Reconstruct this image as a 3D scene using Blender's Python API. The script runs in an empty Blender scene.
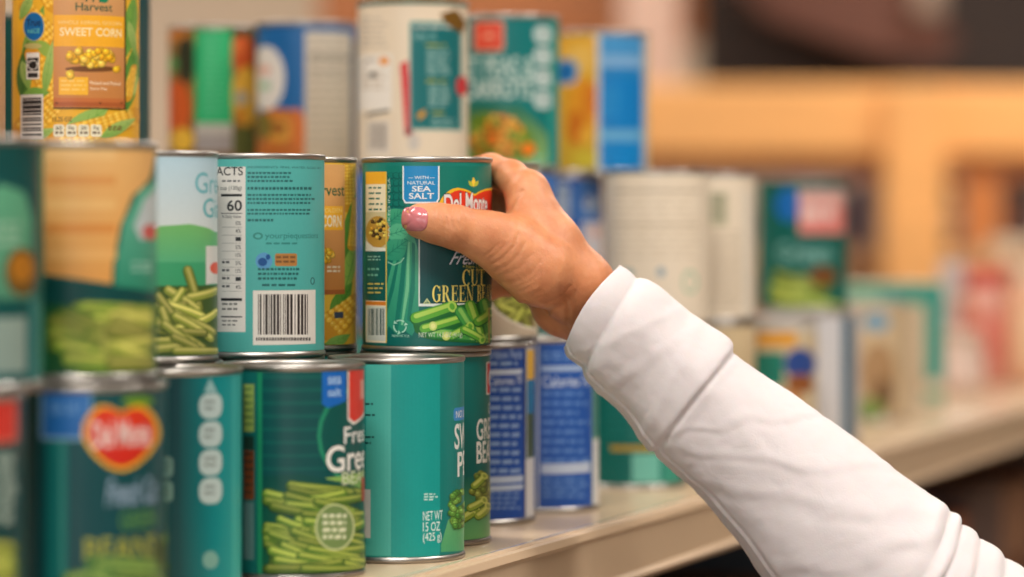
import bpy, bmesh, math, random
import numpy as np
from mathutils import Vector, noise as mnoise

SC = bpy.context.scene
COL = SC.collection
MM = 0.001
F = 3000.0            # focal length in pixels (1024 wide)
HY = 224.0            # horizon row
SHELF_Z = 1.25
CAM_H = 0.1837        # eye height above the shelf deck
CZ = SHELF_Z + CAM_H

# ------------------------------------------------------------------ camera
cam = bpy.data.cameras.new('camera'); camo = bpy.data.objects.new('camera', cam)
COL.objects.link(camo); SC.camera = camo
camo.location = (0, 0, CZ); camo.rotation_euler = (math.pi / 2, 0, 0)
cam.sensor_width = 36.0; cam.lens = F / 1024 * 36.0
cam.shift_y = -(288.5 - HY) / 1024
cam.clip_start = 0.05; cam.clip_end = 60
cam.dof.use_dof = True; cam.dof.focus_distance = 1.668; cam.dof.aperture_fstop = 3.3

# ------------------------------------------------------------------ world, view
W = bpy.data.worlds.new('store_air'); SC.world = W; W.use_nodes = True
bg = W.node_tree.nodes['Background']
bg.inputs[0].default_value = (1.0, 0.95, 0.90, 1); bg.inputs[1].default_value = 0.42
SC.view_settings.view_transform = 'Standard'
try: SC.view_settings.look = 'None'
except Exception: pass
SC.view_settings.gamma = 1.0; SC.view_settings.use_curve_mapping = False
SC.view_settings.exposure = 0.14

def area(name, loc, size, power, color, target=None, sizey=None):
    l = bpy.data.lights.new(name, 'AREA'); l.energy = power; l.color = color
    l.shape = 'RECTANGLE'; l.size = size; l.size_y = sizey or size
    o = bpy.data.objects.new(name, l); COL.objects.link(o); o.location = loc
    if target is not None:
        d = Vector(target) - Vector(loc); o.rotation_euler = d.to_track_quat('-Z', 'Y').to_euler()
    return o
# ceiling lamps of the aisle (each sits under a fixture built further down)
LAMPS = [(-0.2, 0.3, 3.35), (1.5, 1.7, 3.35), (-1.5, 2.4, 3.35), (1.6, 5.2, 3.35), (-0.6, 6.0, 3.35), (0.8, 9.6, 3.35), (-2.2, 9.8, 3.35)]  # the farthest two are added to brighten the back wall
LPOW = [50, 34, 26, 60, 50, 60, 70]
for p, e in zip(LAMPS, LPOW):
    area('ceiling_lamp_light', (p[0], p[1], p[2] - 0.06), 1.15, e, (1.0, 0.945, 0.88), (p[0], p[1], 0), 0.55)
# broad cool area light, unseen, behind the camera
area('front_area_light', (-1.2, -2.6, 2.2), 2.6, 27, (0.95, 0.97, 1.0), (0, 1.7, 1.4), 1.6)

# ------------------------------------------------------------------ helpers
def lin(c):
    return c / 12.92 if c <= 0.04045 else ((c + 0.055) / 1.055) ** 2.4
def rgb(*c):
    if len(c) == 1: c = c[0]
    return tuple(lin(x / 255.0) for x in c) + (1.0,)

_m = {}
def mat(name, color, rough=0.5, metal=0.0, noise=0.0, nscale=20.0, bump=0.0, bscale=200.0, coat=0.0, sss=0.0, emit=None, stretch=None, c2=None, spec=0.5):
    if name in _m: return _m[name]
    m = bpy.data.materials.new(name); m.use_nodes = True; nt = m.node_tree
    b = nt.nodes['Principled BSDF']
    b.inputs['Base Color'].default_value = color
    b.inputs['Roughness'].default_value = rough; b.inputs['Metallic'].default_value = metal
    b.inputs['Specular IOR Level'].default_value = spec
    if coat: b.inputs['Coat Weight'].default_value = coat; b.inputs['Coat Roughness'].default_value = 0.06
    if sss:
        b.inputs['Subsurface Weight'].default_value = sss
        b.inputs['Subsurface Radius'].default_value = (1.0, 0.35, 0.2); b.inputs['Subsurface Scale'].default_value = 0.004
    if emit: b.inputs['Emission Color'].default_value = emit[0]; b.inputs['Emission Strength'].default_value = emit[1]
    tc = nt.nodes.new('ShaderNodeTexCoord'); mp = nt.nodes.new('ShaderNodeMapping')
    nt.links.new(tc.outputs['Object'], mp.inputs[0])
    if stretch: mp.inputs['Scale'].default_value = stretch
    if noise or c2:
        n = nt.nodes.new('ShaderNodeTexNoise'); n.inputs['Scale'].default_value = nscale; n.inputs['Detail'].default_value = 5
        nt.links.new(mp.outputs[0], n.inputs['Vector'])
        r = nt.nodes.new('ShaderNodeValToRGB'); r.color_ramp.elements[0].position = 0.32; r.color_ramp.elements[1].position = 0.68
        k = noise
        r.color_ramp.elements[0].color = tuple(x * (1 - k) for x in color[:3]) + (1,) if not c2 else c2
        r.color_ramp.elements[1].color = tuple(min(1, x * (1 + k)) for x in color[:3]) + (1,) if not c2 else color
        nt.links.new(n.outputs[0], r.inputs[0]); nt.links.new(r.outputs[0], b.inputs['Base Color'])
    if bump:
        n2 = nt.nodes.new('ShaderNodeTexNoise'); n2.inputs['Scale'].default_value = bscale; n2.inputs['Detail'].default_value = 3
        nt.links.new(mp.outputs[0], n2.inputs['Vector'])
        bp = nt.nodes.new('ShaderNodeBump'); bp.inputs['Strength'].default_value = bump; bp.inputs['Distance'].default_value = 0.0006
        nt.links.new(n2.outputs[0], bp.inputs['Height']); nt.links.new(bp.outputs[0], b.inputs['Normal'])
    _m[name] = m; return m

def ink_material():
    m = bpy.data.materials.new('printed_label_paper'); m.use_nodes = True; nt = m.node_tree
    b = nt.nodes['Principled BSDF']; b.inputs['Roughness'].default_value = 0.36
    b.inputs['Specular IOR Level'].default_value = 0.42
    a = nt.nodes.new('ShaderNodeVertexColor'); a.layer_name = 'ink'
    tc = nt.nodes.new('ShaderNodeTexCoord'); n = nt.nodes.new('ShaderNodeTexNoise'); n.inputs['Scale'].default_value = 900
    nt.links.new(tc.outputs['Object'], n.inputs['Vector'])
    mx = nt.nodes.new('ShaderNodeMix'); mx.data_type = 'RGBA'; mx.blend_type = 'MULTIPLY'; mx.inputs[0].default_value = 0.10
    nt.links.new(a.outputs['Color'], mx.inputs[6]); nt.links.new(n.outputs[0], mx.inputs[7])
    nt.links.new(mx.outputs[2], b.inputs['Base Color'])
    n2 = nt.nodes.new('ShaderNodeTexNoise'); n2.inputs['Scale'].default_value = 45
    nt.links.new(tc.outputs['Object'], n2.inputs['Vector'])
    bp = nt.nodes.new('ShaderNodeBump'); bp.inputs['Strength'].default_value = 0.12; bp.inputs['Distance'].default_value = 0.002
    nt.links.new(n2.outputs[0], bp.inputs['Height']); nt.links.new(bp.outputs[0], b.inputs['Normal'])
    return m
INK = ink_material()
STEEL = mat('tin_plated_steel', (0.40, 0.375, 0.345, 1), rough=0.36, metal=1.0, noise=0.12, nscale=60)
GREENSTEEL = mat('green_lacquered_steel', rgb(20, 92, 80), rough=0.3, metal=0.3, noise=0.1)

def mesh_obj(name, verts, faces, m, parent=None, smooth=False, loc=None):
    me = bpy.data.meshes.new(name); me.from_pydata([tuple(v) for v in verts], [], [tuple(f) for f in faces]); me.update()
    if m: me.materials.append(m)
    if smooth: me.polygons.foreach_set('use_smooth', [True] * len(me.polygons))
    o = bpy.data.objects.new(name, me); COL.objects.link(o)
    if parent: o.parent = parent
    if loc: o.location = loc
    return o
def bm_obj(name, bm, m, parent=None, smooth=False, loc=None, rotz=0):
    me = bpy.data.meshes.new(name); bmesh.ops.recalc_face_normals(bm, faces=bm.faces[:]); bm.to_mesh(me); bm.free()
    if m: me.materials.append(m)
    if smooth: me.polygons.foreach_set('use_smooth', [True] * len(me.polygons))
    o = bpy.data.objects.new(name, me); COL.objects.link(o)
    if parent: o.parent = parent
    if loc: o.location = loc
    o.rotation_euler[2] = rotz
    return o
def box_bm(bm, x0, x1, y0, y1, z0, z1, bev=0.0, mi=0):
    n0 = len(bm.verts)
    vs = [bm.verts.new(p) for p in ((x0,y0,z0),(x1,y0,z0),(x1,y1,z0),(x0,y1,z0),(x0,y0,z1),(x1,y0,z1),(x1,y1,z1),(x0,y1,z1))]
    fs = [bm.faces.new([vs[i] for i in f]) for f in ((0,3,2,1),(4,5,6,7),(0,1,5,4),(1,2,6,5),(2,3,7,6),(3,0,4,7))]
    for f in fs: f.material_index = mi
    if bev:
        es = list({e for f in fs for e in f.edges})
        bmesh.ops.bevel(bm, geom=es, offset=bev, segments=2, affect='EDGES', profile=0.6)
def box(name, x0, x1, y0, y1, z0, z1, m, parent=None, bev=0.0, loc=None, rotz=0):
    bm = bmesh.new(); box_bm(bm, x0, x1, y0, y1, z0, z1, bev)
    return bm_obj(name, bm, m, parent, loc=loc, rotz=rotz)
def lathe(name, prof, m, parent=None, seg=72, smooth=True, loc=None):
    vs, fs = [], []; n = len(prof)
    for i in range(seg):
        a = 2 * math.pi * i / seg
        for r, z in prof: vs.append((r * math.sin(a), -r * math.cos(a), z))
    for i in range(seg):
        j = (i + 1) % seg
        for k in range(n - 1): fs.append((i*n+k, j*n+k, j*n+k+1, i*n+k+1))
    o = mesh_obj(name, vs, fs, m, parent, smooth, loc)
    bm = bmesh.new(); bm.from_mesh(o.data); bmesh.ops.remove_doubles(bm, verts=bm.verts[:], dist=1e-6)
    bmesh.ops.recalc_face_normals(bm, faces=bm.faces[:]); bm.to_mesh(o.data); bm.free()
    return o
def empty(name, loc, rz=0):
    o = bpy.data.objects.new(name, None); COL.objects.link(o); o.location = loc; o.rotation_euler = (0, 0, rz)
    o.empty_display_size = 0.03
    return o
def tag(o, label, cat, group=None):
    o['label'] = label; o['category'] = cat
    if group: o['group'] = group
def struct(o): o['kind'] = 'structure'; return o

# ------------------------------------------------------------------ text outlines
_tc = {}
def text_mesh(s, bold=0.0, spacing=1.0):
    key = (s, bold, spacing)
    if key in _tc: return _tc[key]
    cu = bpy.data.curves.new('t', 'FONT'); cu.body = s; cu.size = 1.0; cu.offset = bold*0.35; cu.resolution_u = 4
    cu.space_character = spacing; cu.dimensions = '2D'; cu.fill_mode = 'FRONT'
    o = bpy.data.objects.new('t', cu); COL.objects.link(o)
    dg = bpy.context.evaluated_depsgraph_get(); me = bpy.data.meshes.new_from_object(o.evaluated_get(dg))
    v = np.array([x.co[:2] for x in me.vertices]) if len(me.vertices) else np.zeros((0, 2))
    f = [tuple(p.vertices) for p in me.polygons]
    bpy.data.objects.remove(o); bpy.data.curves.remove(cu); bpy.data.meshes.remove(me)
    if len(v): v = v - v.min(0)
    _tc[key] = (v, f); return _tc[key]

# ------------------------------------------------------------------ print canvas, wrapped on a can (or kept flat)
CR = 37.3   # label radius, mm
CH = 111.0
class Print:
    def __init__(s, cx=512, h=190, layer=2, x=None, d=None, flat=None):
        s.items = []; s.n = 0; s.cx = cx; s.h = h
        s.d = 333.0 / h * 1000 if d is None else d
        s.X = (cx - 512) * s.d / F if x is None else x
        s.base = (layer - 1) * CH; s.flat = flat; s.rnd = random.Random(int(cx * 7 + h)); s.V1 = 107.5
    def p(s, px, py):
        """photo position -> (u, v) on the print, in mm"""
        if s.flat:
            w, hh, Yf, x0, z0 = s.flat
            return ((px - 512) * Yf / F - x0, CAM_H * 1000 - (py - HY) * Yf / F - z0)
        phi = 0.0
        for _ in range(6):
            Yf = s.d - CR * math.cos(phi)
            q = ((px - 512) * Yf / F - s.X) / CR
            phi = math.asin(max(-0.9995, min(0.9995, q)))
        over = max(0.0, abs(q) - 0.9995)*(1 if q > 0 else -1)
        phi += over*1.3
        v = CAM_H * 1000 - (py - HY) * Yf / F - s.base
        return (CR * (phi + math.atan2(s.X, s.d)), v)
    def add(s, verts, faces, col, col2=None, axis=1):
        s.n += 1; s.items.append((verts, faces, col, col2, axis, s.n))
    def poly(s, pts, col, col2=None, axis=1, raw=False):
        if not raw: pts = [s.p(*q) for q in pts]
        s.add([tuple(q) for q in pts], [tuple(range(len(pts)))], col, col2, axis)
    def rect(s, x0, y0, x1, y1, col, col2=None, axis=1):
        a = s.p(x0, y0); b = s.p(x1, y1)
        s.poly([(a[0], a[1]), (a[0], b[1]), (b[0], b[1]), (b[0], a[1])], col, col2, axis, raw=True)
    def rrect(s, x0, y0, x1, y1, r, col, col2=None):
        a = s.p(x0, y0); b = s.p(x1, y1); r = r * s.d / F
        r = min(r, abs(b[0]-a[0]) / 2, abs(a[1]-b[1]) / 2)
        pts = []
        for cx, cy, a0 in ((b[0]-r, a[1]-r, 0), (a[0]+r, a[1]-r, 90), (a[0]+r, b[1]+r, 180), (b[0]-r, b[1]+r, 270)):
            for k in range(6):
                t = math.radians(a0 + k * 18); pts.append((cx + r*math.cos(t), cy + r*math.sin(t)))
        s.poly(pts, col, col2, raw=True)
    def ell(s, cx, cy, rx, ry, col, col2=None, rot=0, n=22):
        pts = []
        for k in range(n):
            t = 2*math.pi*k/n; x = rx*math.cos(t); y = ry*math.sin(t)
            pts.append((cx + x*math.cos(rot) - y*math.sin(rot), cy + x*math.sin(rot) + y*math.cos(rot)))
        s.poly(pts, col, col2)
    def capsule(s, x0, y0, x1, y1, w0, w1, col, col2=None):
        a = math.atan2(y1-y0, x1-x0); pts = []
        for k in range(7):
            t = a + math.pi/2 + math.pi*k/6; pts.append((x0 + w0*math.cos(t), y0 + w0*math.sin(t)))
        for k in range(7):
            t = a - math.pi/2 + math.pi*k/6; pts.append((x1 + w1*math.cos(t), y1 + w1*math.sin(t)))
        s.poly(pts, col, col2)
    def bean(s, x0, y0, x1, y1, w, pal, cut=False):
        dk, md, lt = pal
        s.capsule(x0, y0, x1, y1, w, w*0.9, dk)
        s.capsule(x0, y0 - w*0.12, x1, y1 - w*0.12, w*0.84, w*0.74, md)
        s.capsule(x0, y0 - w*0.38, x1, y1 - w*0.38, w*0.36, w*0.3, lt)
        if cut:
            s.ell(x1, y1, w*0.7, w*0.92, lt, rot=math.atan2(y1-y0, x1-x0)); s.ell(x1, y1, w*0.4, w*0.55, md, rot=math.atan2(y1-y0, x1-x0))
    def beans(s, x0, y0, x1, y1, n, length, w, pal, ang=0.3, cut=False, bgc=None):
        if bgc: s.rect(x0, y0, x1, y1, bgc)
        for i in range(n):
            cx = s.rnd.uniform(x0 + length*0.3, x1 - length*0.3); cy = y0 + (y1-y0)*(i+0.7)/n + s.rnd.uniform(-2, 2)
            a = s.rnd.uniform(-ang, ang) - 0.1; l = length*s.rnd.uniform(0.35, 0.55); j = s.rnd.uniform(0.8, 1.15)
            p2 = tuple(tuple(min(255, c*j) for c in q) for q in pal)
            s.bean(max(x0+w, cx - l*math.cos(a)), min(y1-w, cy + l*math.sin(a)), min(x1-w, cx + l*math.cos(a)), min(y1-w, max(y0+w, cy - l*math.sin(a))), w*s.rnd.uniform(0.8, 1.1), p2, cut)
    def blobs(s, cx, cy, rx, ry, n, r, cols):
        for i in range(n):
            a = s.rnd.uniform(0, 6.283); q = math.sqrt(s.rnd.random()); c = cols[i % len(cols)]
            x = cx + rx*q*math.cos(a); y = cy + ry*q*math.sin(a)
            s.ell(x, y, r, r, tuple(k*0.72 for k in c), n=12); s.ell(x - r*0.08, y - r*0.14, r*0.82, r*0.8, c, n=12)
            s.ell(x - r*0.2, y - r*0.36, r*0.35, r*0.28, tuple(min(255, k*1.2+20) for k in c), n=8)
    def cob(s, x0, y0, x1, y1, w, rows=4, pitch=None):
        """an ear of corn: tapering body, rows of kernels"""
        L = math.hypot(x1-x0, y1-y0); a = math.atan2(y1-y0, x1-x0); ca, sa = math.cos(a), math.sin(a)
        s.capsule(x0, y0, x1, y1, w, w*0.6, (222, 156, 40))
        pitch = pitch or w*0.42; n = int(L / pitch)
        for i in range(n):
            t = (i + 0.5)/n; ww = w*(1 - 0.38*t)
            for k in range(rows):
                o = ((k + 0.5)/rows*2 - 1)*ww*0.92
                x = x0 + ca*L*t - sa*o; y = y0 + sa*L*t + ca*o
                j = s.rnd.uniform(0.9, 1.06)
                s.ell(x, y, pitch*0.5, ww/rows*0.94, (min(255, 250*j), 196*j, 66*j), rot=a, n=8)
                s.ell(x - 0.1*pitch, y - 0.2*ww/rows, pitch*0.2, ww/rows*0.3, (255, 222, 120), rot=a, n=6)
    def leaf(s, x0, y0, x1, y1, w, col, vein=None, col2=None):
        L = math.hypot(x1-x0, y1-y0); a = math.atan2(y1-y0, x1-x0); pts = []
        for sgn in (1, -1):
            for k in range(9):
                t = k/8 if sgn > 0 else 1 - k/8
                o = sgn*w*math.sin(math.pi*min(1, max(0, t))**0.85)
                if sgn < 0 and k in (0, 8): continue
                pts.append((x0 + math.cos(a)*L*t - math.sin(a)*o, y0 + math.sin(a)*L*t + math.cos(a)*o))
        s.poly(pts, col, col2)
        if vein:
            s.capsule(x0, y0, x1, y1, w*0.05, w*0.03, vein)
            for k in range(1, 5):
                t = k/5.5; bx = x0 + math.cos(a)*L*t; by = y0 + math.sin(a)*L*t
                for sg in (1, -1):
                    b = a + sg*0.75; q = w*0.72*math.sin(math.pi*t)
                    s.capsule(bx, by, bx + q*math.cos(b), by + q*math.sin(b), w*0.035, w*0.02, vein)
    def line(s, x0, y0, x1, y1, w, col):
        s.capsule(x0, y0, x1, y1, w/2, w/2, col)
    def pathline(s, pts, w, col):
        for a, b in zip(pts, pts[1:]): s.capsule(a[0], a[1], b[0], b[1], w/2, w/2, col)
    def text(s, t, x0, y0, x1, y1, col, bold=0.0, shear=0.0, outline=None, ow=0.03, rot90=False, arch=0.0):
        """text stretched into the photo box x0,y0 (left, top) .. x1,y1"""
        v, f = text_mesh(t, bold)
        if not len(v): return
        w, h = v.max(0)
        def put(vv, c, grow=0.0):
            a = s.p(x0, y0); b = s.p(x1, y1)
            if rot90: q = [(a[0] + (1 - y/h)*(b[0]-a[0]), b[1] + x/w*(a[1]-b[1])) for x, y in vv]
            else:
                q = [(a[0] + (x/w + shear*(y/h))*(b[0]-a[0]), b[1] + (y/h)*(a[1]-b[1]) + arch*(1-(2*x/w-1)**2)*(a[1]-b[1])) for x, y in vv]
            s.add(q, f, c)
        if outline:
            v2, f2 = text_mesh(t, bold + ow)
            w2, h2 = v2.max(0); g_ = ow*0.7; sv = v2 * np.array([(w + 2*g_)/w2, (h + 2*g_)/h2]) - g_
            f_keep, f = f, f2; put(sv, outline); f = f_keep
        put(v, col)
    def dashes(s, x0, y0, x1, y1, n, col, fill=0.5, minw=4, maxw=12, ragged=0.2):
        ph = (y1-y0)/n
        for i in range(n):
            y = y0 + ph*i; x = x0; xe = x1 - s.rnd.uniform(0, ragged)*(x1-x0)
            while x < xe - 1:
                w = s.rnd.uniform(minw, maxw)*0.5; x2 = min(x + w, xe)
                s.rect(x, y, x2, y + ph*fill, col); x = x2 + (maxw*0.09 + 0.3)
    def barcode(s, x0, y0, x1, y1, bgc=(226, 220, 208), fg=(50, 50, 52), vertical=True, n=26):
        s.rect(x0, y0, x1, y1, bgc); mx = (x1-x0)*0.08; my = (y1-y0)*0.07
        a0, a1 = (x0+mx, x1-mx) if vertical else (y0+my, y1-my)
        t = a0; k = (a1-a0)/(n*1.9)
        while t < a1 - k:
            w = s.rnd.choice([1, 1, 1, 2, 3])*k*0.8
            if vertical: s.rect(t, y0+my, min(t+w, a1), y1 - my*2.4, fg)
            else: s.rect(x0+mx, t, x1-mx, min(t+w, a1), fg)
            t += w + s.rnd.choice([1, 1, 2])*k*0.9
    def icons(s, x0, y0, x1, y1, n, col=(205, 214, 208), ink=(70, 90, 92)):
        ph = (y1-y0)/n
        for i in range(n):
            s.rrect(x0, y0 + ph*i + ph*0.06, x1, y0 + ph*(i+0.92), (x1-x0)*0.45, col)
            s.dashes(x0 + (x1-x0)*0.25, y0 + ph*(i+0.3), x1 - (x1-x0)*0.2, y0 + ph*(i+0.75), 2, ink, 0.45, 3, 6, 0.3)
    # ---- build
    def mesh(s, basecol, name='label', basecol2=None):
        bm = bmesh.new(); cl = bm.loops.layers.float_color.new('ink')
        boxes = []; items = []
        for verts, faces, c, c2, axis, n in s.items:
            if not len(verts): continue
            va = np.array(verts, dtype=float); lo_ = va.min(0) - 0.02; hi_ = va.max(0) + 0.02
            if boxes:
                B = np.array(boxes); ov = (B[:, 0] < hi_[0]) & (B[:, 2] > lo_[0]) & (B[:, 1] < hi_[1]) & (B[:, 3] > lo_[1])
                n = 1 + int(B[ov, 4].max()) if ov.any() else 1
            else: n = 1
            boxes.append((lo_[0], lo_[1], hi_[0], hi_[1], n)); items.append((verts, faces, c, c2, axis, n))
        for verts, faces, c, c2, axis, n in items:
            c = rgb(c)
            if s.flat: lim = lambda q: (max(0.2, min(s.flat[0]-0.2, q[0])), max(0.2, min(s.flat[1]-0.2, q[1])))
            else: lim = lambda q: (q[0], max(3.7, min(s.V1, q[1])))
            vs = [bm.verts.new((*lim(q), n)) for q in verts]
            if c2 is not None:
                c2 = rgb(c2); ks = [q[axis] for q in verts]; lo, hi = min(ks), max(ks)
            nf = []
            for f in faces:
                try: nf.append(bm.faces.new([vs[i] for i in f]))
                except ValueError: pass
            for f in nf:
                for l in f.loops:
                    if c2 is not None:
                        t = (l.vert.co[axis] - lo)/max(1e-6, hi-lo)
                        l[cl] = tuple(c2[i]*(1-t) + c[i]*t for i in range(4))
                    else: l[cl] = c
        bmesh.ops.triangulate(bm, faces=[f for f in bm.faces if len(f.verts) > 3])
        bm.faces.ensure_lookup_table()
        dead = [f for f in bm.faces if f.calc_area() < 1e-7]
        bmesh.ops.delete(bm, geom=dead, context='FACES')
        if not s.flat:
            for k in range(-52, 53):
                u = k*2.2
                bmesh.ops.bisect_plane(bm, geom=bm.verts[:] + bm.edges[:] + bm.faces[:], dist=1e-5, plane_co=(u, 0, 0), plane_no=(1, 0, 0))
        # print runs the right way up whatever the order of a stroke's points
        for v in bm.verts:
            u, z, n = v.co
            if s.flat: v.co = (u, -0.02*n - 0.05, z); continue
            r = CR + 0.03 + 0.0065*min(n, 260); k = math.floor(u/2.2 + 1e-6); t = u/2.2 - k
            a0, a1 = k*2.2/CR, (k+1)*2.2/CR        # each 2.2 mm strip of print is one flat facet, so sheets never cross
            v.co = (r*(math.sin(a0)*(1-t) + math.sin(a1)*t), -r*(math.cos(a0)*(1-t) + math.cos(a1)*t), z)
        bm.normal_update()
        for f in bm.faces:
            c = f.calc_center_median()
            if s.flat:
                if f.normal.y > 0: f.normal_flip()
            elif f.normal.x*c.x + f.normal.y*c.y < 0: f.normal_flip()
        # the paper itself
        if not s.flat:
            seg = 180; zs = [3.4, 4.2, 30, 55, 80, s.V1, s.V1 + 0.7]; rs = [CR - 0.3] + [CR]*5 + [CR - 0.3]
            rings = []
            for z, r in zip(zs, rs):
                rings.append([bm.verts.new((r*math.sin(2*math.pi*i/seg), -r*math.cos(2*math.pi*i/seg), z)) for i in range(seg)])
            b = rgb(basecol); b2 = rgb(basecol2) if basecol2 else b
            for q in range(len(zs)-1):
                for i in range(seg):
                    f = bm.faces.new((rings[q][i], rings[q][(i+1) % seg], rings[q+1][(i+1) % seg], rings[q+1][i]))
                    f.smooth = True
                    for l in f.loops:
                        t = l.vert.co.z/CH; l[cl] = tuple(b2[j]*(1-t) + b[j]*t for j in range(4))
        for v in bm.verts: v.co *= MM
        me = bpy.data.meshes.new(name); bm.to_mesh(me); bm.free(); me.materials.append(INK)
        return me

# ------------------------------------------------------------------ cans
BODY = [(0, 1.2), (31, 1.2), (34.6, 1.6), (35.6, 0.3), (36.6, 0), (37.9, 0.5), (38.1, 1.8), (37.6, 3.0), (36.8, 3.5), (36.7, 10), (36.7, 106),
        (36.8, 107.6), (37.6, 108.2), (38.1, 109.2), (37.9, 110.6), (37.2, 111), (36.2, 110.6), (35.6, 109.2), (35.4, 107.2), (35.0, 106.8)]
LID = [(35.0, 106.85), (31.5, 106.8), (30.9, 107.5), (30.2, 106.9), (22, 106.8), (21.4, 107.3), (20.8, 106.8), (0, 106.8)]
_shared = {}
def can_shell(root, green=False):
    k = 'g' if green else 's'
    if k not in _shared:
        b = lathe('body', [(r*MM, z*MM) for r, z in BODY], STEEL, seg=96)
        l = lathe('lid', [(r*MM, z*MM) for r, z in LID], GREENSTEEL if green else STEEL, seg=72)
        if green:
            b.data.materials.append(GREENSTEEL)
            for p in b.data.polygons:
                if p.center.z > 0.1078: p.material_index = 1
        _shared[k] = (b.data, l.data)
        b.parent = root; l.parent = root; return
    for nm, me in zip(('body', 'lid'), _shared[k]):
        o = bpy.data.objects.new(nm, me); COL.objects.link(o); o.parent = root

CANS = []
def can(cx, h, layer, design, base, label, group, base2=None, green=False, x=None, d=None, name='tin_can'):
    P = Print(cx, h, layer, x, d)
    if design: design(P)
    X, D = P.X*MM, P.d*MM
    o = empty(name, (X, D, SHELF_Z + (layer-1)*CH*MM), 0)
    tag(o, label, 'can', group)
    can_shell(o, green)
    me = P.mesh(base, basecol2=base2)
    lb = bpy.data.objects.new('label', me); COL.objects.link(lb); lb.parent = o
    o.rotation_euler[2] = -math.atan2(X, D)          # printed panel seen in the photo turned to the aisle end
    CANS.append((X, D, layer)); return o

TEAL = (14, 140, 130); DTEAL = (8, 88, 84); WHITE = (232, 230, 224)
GB = ((34, 96, 40), (104, 158, 52), (176, 206, 92))
GBY = ((70, 104, 34), (148, 168, 58), (208, 214, 110))

# --- serif capitals drawn as pen strokes: each entry = list of polygons in a unit box
def serif_letter(ch):
    T, t = 0.20, 0.055
    def R(x0, y0, x1, y1): return [(x0, y0), (x1, y0), (x1, y1), (x0, y1)]
    def stem(x, y0=0, y1=1, w=T): return [R(x, y0, x+w, y1), R(x-0.07, y0, x+w+0.07, y0+t), R(x-0.07, y1-t, x+w+0.07, y1)]
    def arc(cx, cy, rx, ry, wx, wy, a0, a1, n=14):
        o, i = [], []
        for k in range(n+1):
            a = math.radians(a0 + (a1-a0)*k/n)
            o.append((cx + rx*math.cos(a), cy + ry*math.sin(a))); i.append((cx + (rx-wx)*math.cos(a), cy + (ry-wy)*math.sin(a)))
        return [[o[k], o[k+1], i[k+1], i[k]] for k in range(n)]
    if ch == 'C': return [*arc(0.48, 0.5, 0.46, 0.52, 0.2, 0.06, 42, 318), R(0.78, 0.62, 0.84, 0.98)], 0.9
    if ch == 'G': return [*arc(0.48, 0.5, 0.46, 0.52, 0.2, 0.06, 42, 322), R(0.66, 0.06, 0.84, 0.46), R(0.56, 0.42, 0.92, 0.47), R(0.78, 0.64, 0.84, 0.98)], 0.98
    if ch == 'U': return [R(0.1, 0.3, 0.29, 1), R(0.01, 0.945, 0.38, 1), R(0.74, 0.3, 0.8, 1), R(0.62, 0.945, 0.92, 1), *arc(0.45, 0.32, 0.35, 0.34, 0.13, 0.07, 180, 360)], 0.95
    if ch == 'T': return [R(0.34, 0, 0.54, 1), R(0.24, 0, 0.64, t), R(0.0, 0.94, 0.88, 1), R(0.0, 0.72, 0.05, 1), R(0.83, 0.72, 0.88, 1)], 0.9
    if ch == 'E': return stem(0.08) + [R(0.1, 0.94, 0.72, 1), R(0.1, 0, 0.76, t), R(0.2, 0.49, 0.58, 0.545), R(0.67, 0.74, 0.72, 1), R(0.71, 0, 0.76, 0.28), R(0.54, 0.38, 0.58, 0.66)], 0.84
    if ch == 'N': return [R(0.12, 0, 0.18, 1), R(0, 0, 0.3, t), R(0.78, 0, 0.84, 1), R(0.66, 0.945, 0.96, 1), [(0.02, 1), (0.24, 1), (0.84, 0), (0.78, 0), (0.64, 0.02)]], 1.0
    if ch == 'A': return [[(0.40, 1), (0.5, 1), (0.86, 0), (0.64, 0)], [(0.44, 0.96), (0.38, 0.9), (0.1, 0), (0.16, 0)], R(0.22, 0.3, 0.62, 0.35), R(0.0, 0, 0.28, t), R(0.56, 0, 0.96, t)], 0.96
    if ch == 'B': return stem(0.08) + [*arc(0.34, 0.755, 0.32, 0.245, 0.18, 0.055, -90, 90), *arc(0.34, 0.27, 0.38, 0.27, 0.19, 0.055, -90, 90), R(0.2, 0, 0.36, t), R(0.2, 0.945, 0.36, 1), R(0.2, 0.485, 0.36, 0.54)], 0.82
    if ch == 'R': return stem(0.08) + [*arc(0.36, 0.75, 0.33, 0.25, 0.18, 0.055, -90, 90), R(0.2, 0.945, 0.38, 1), R(0.2, 0.5, 0.38, 0.55), [(0.34, 0.52), (0.52, 0.52), (0.88, 0.03), (0.94, 0), (0.66, 0)]], 0.95
    if ch == 'S': return [*arc(0.38, 0.74, 0.3, 0.27, 0.12, 0.06, 20, 250), *arc(0.38, 0.27, 0.34, 0.28, 0.13, 0.06, -160, 80), R(0.64, 0.7, 0.69, 0.98)], 0.78
    return [], 0.4
def serif_text(P, t, x0, y0, x1, y1, col, shadow=None, upto=None):
    """letters set evenly round the can; the first `upto` letters end at x1"""
    adv = [serif_letter(c)[1] + 0.06 for c in t]; tot = sum(adv[:upto or len(t)])
    a0 = P.p(x0, y0); b0 = P.p(x1, y1); k = (b0[0] - a0[0])/tot; hgt = a0[1] - b0[1]
    for dx, dy, c in ((0.35, -0.35, shadow), (0, 0, col)):
        if c is None: continue
        u = a0[0]
        for ch, w in zip(t, adv):
            for q in serif_letter(ch)[0]: P.poly([(u + dx + a*k, b0[1] + dy + b*hgt) for a, b in q], c, raw=True)
            u += w*k
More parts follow.
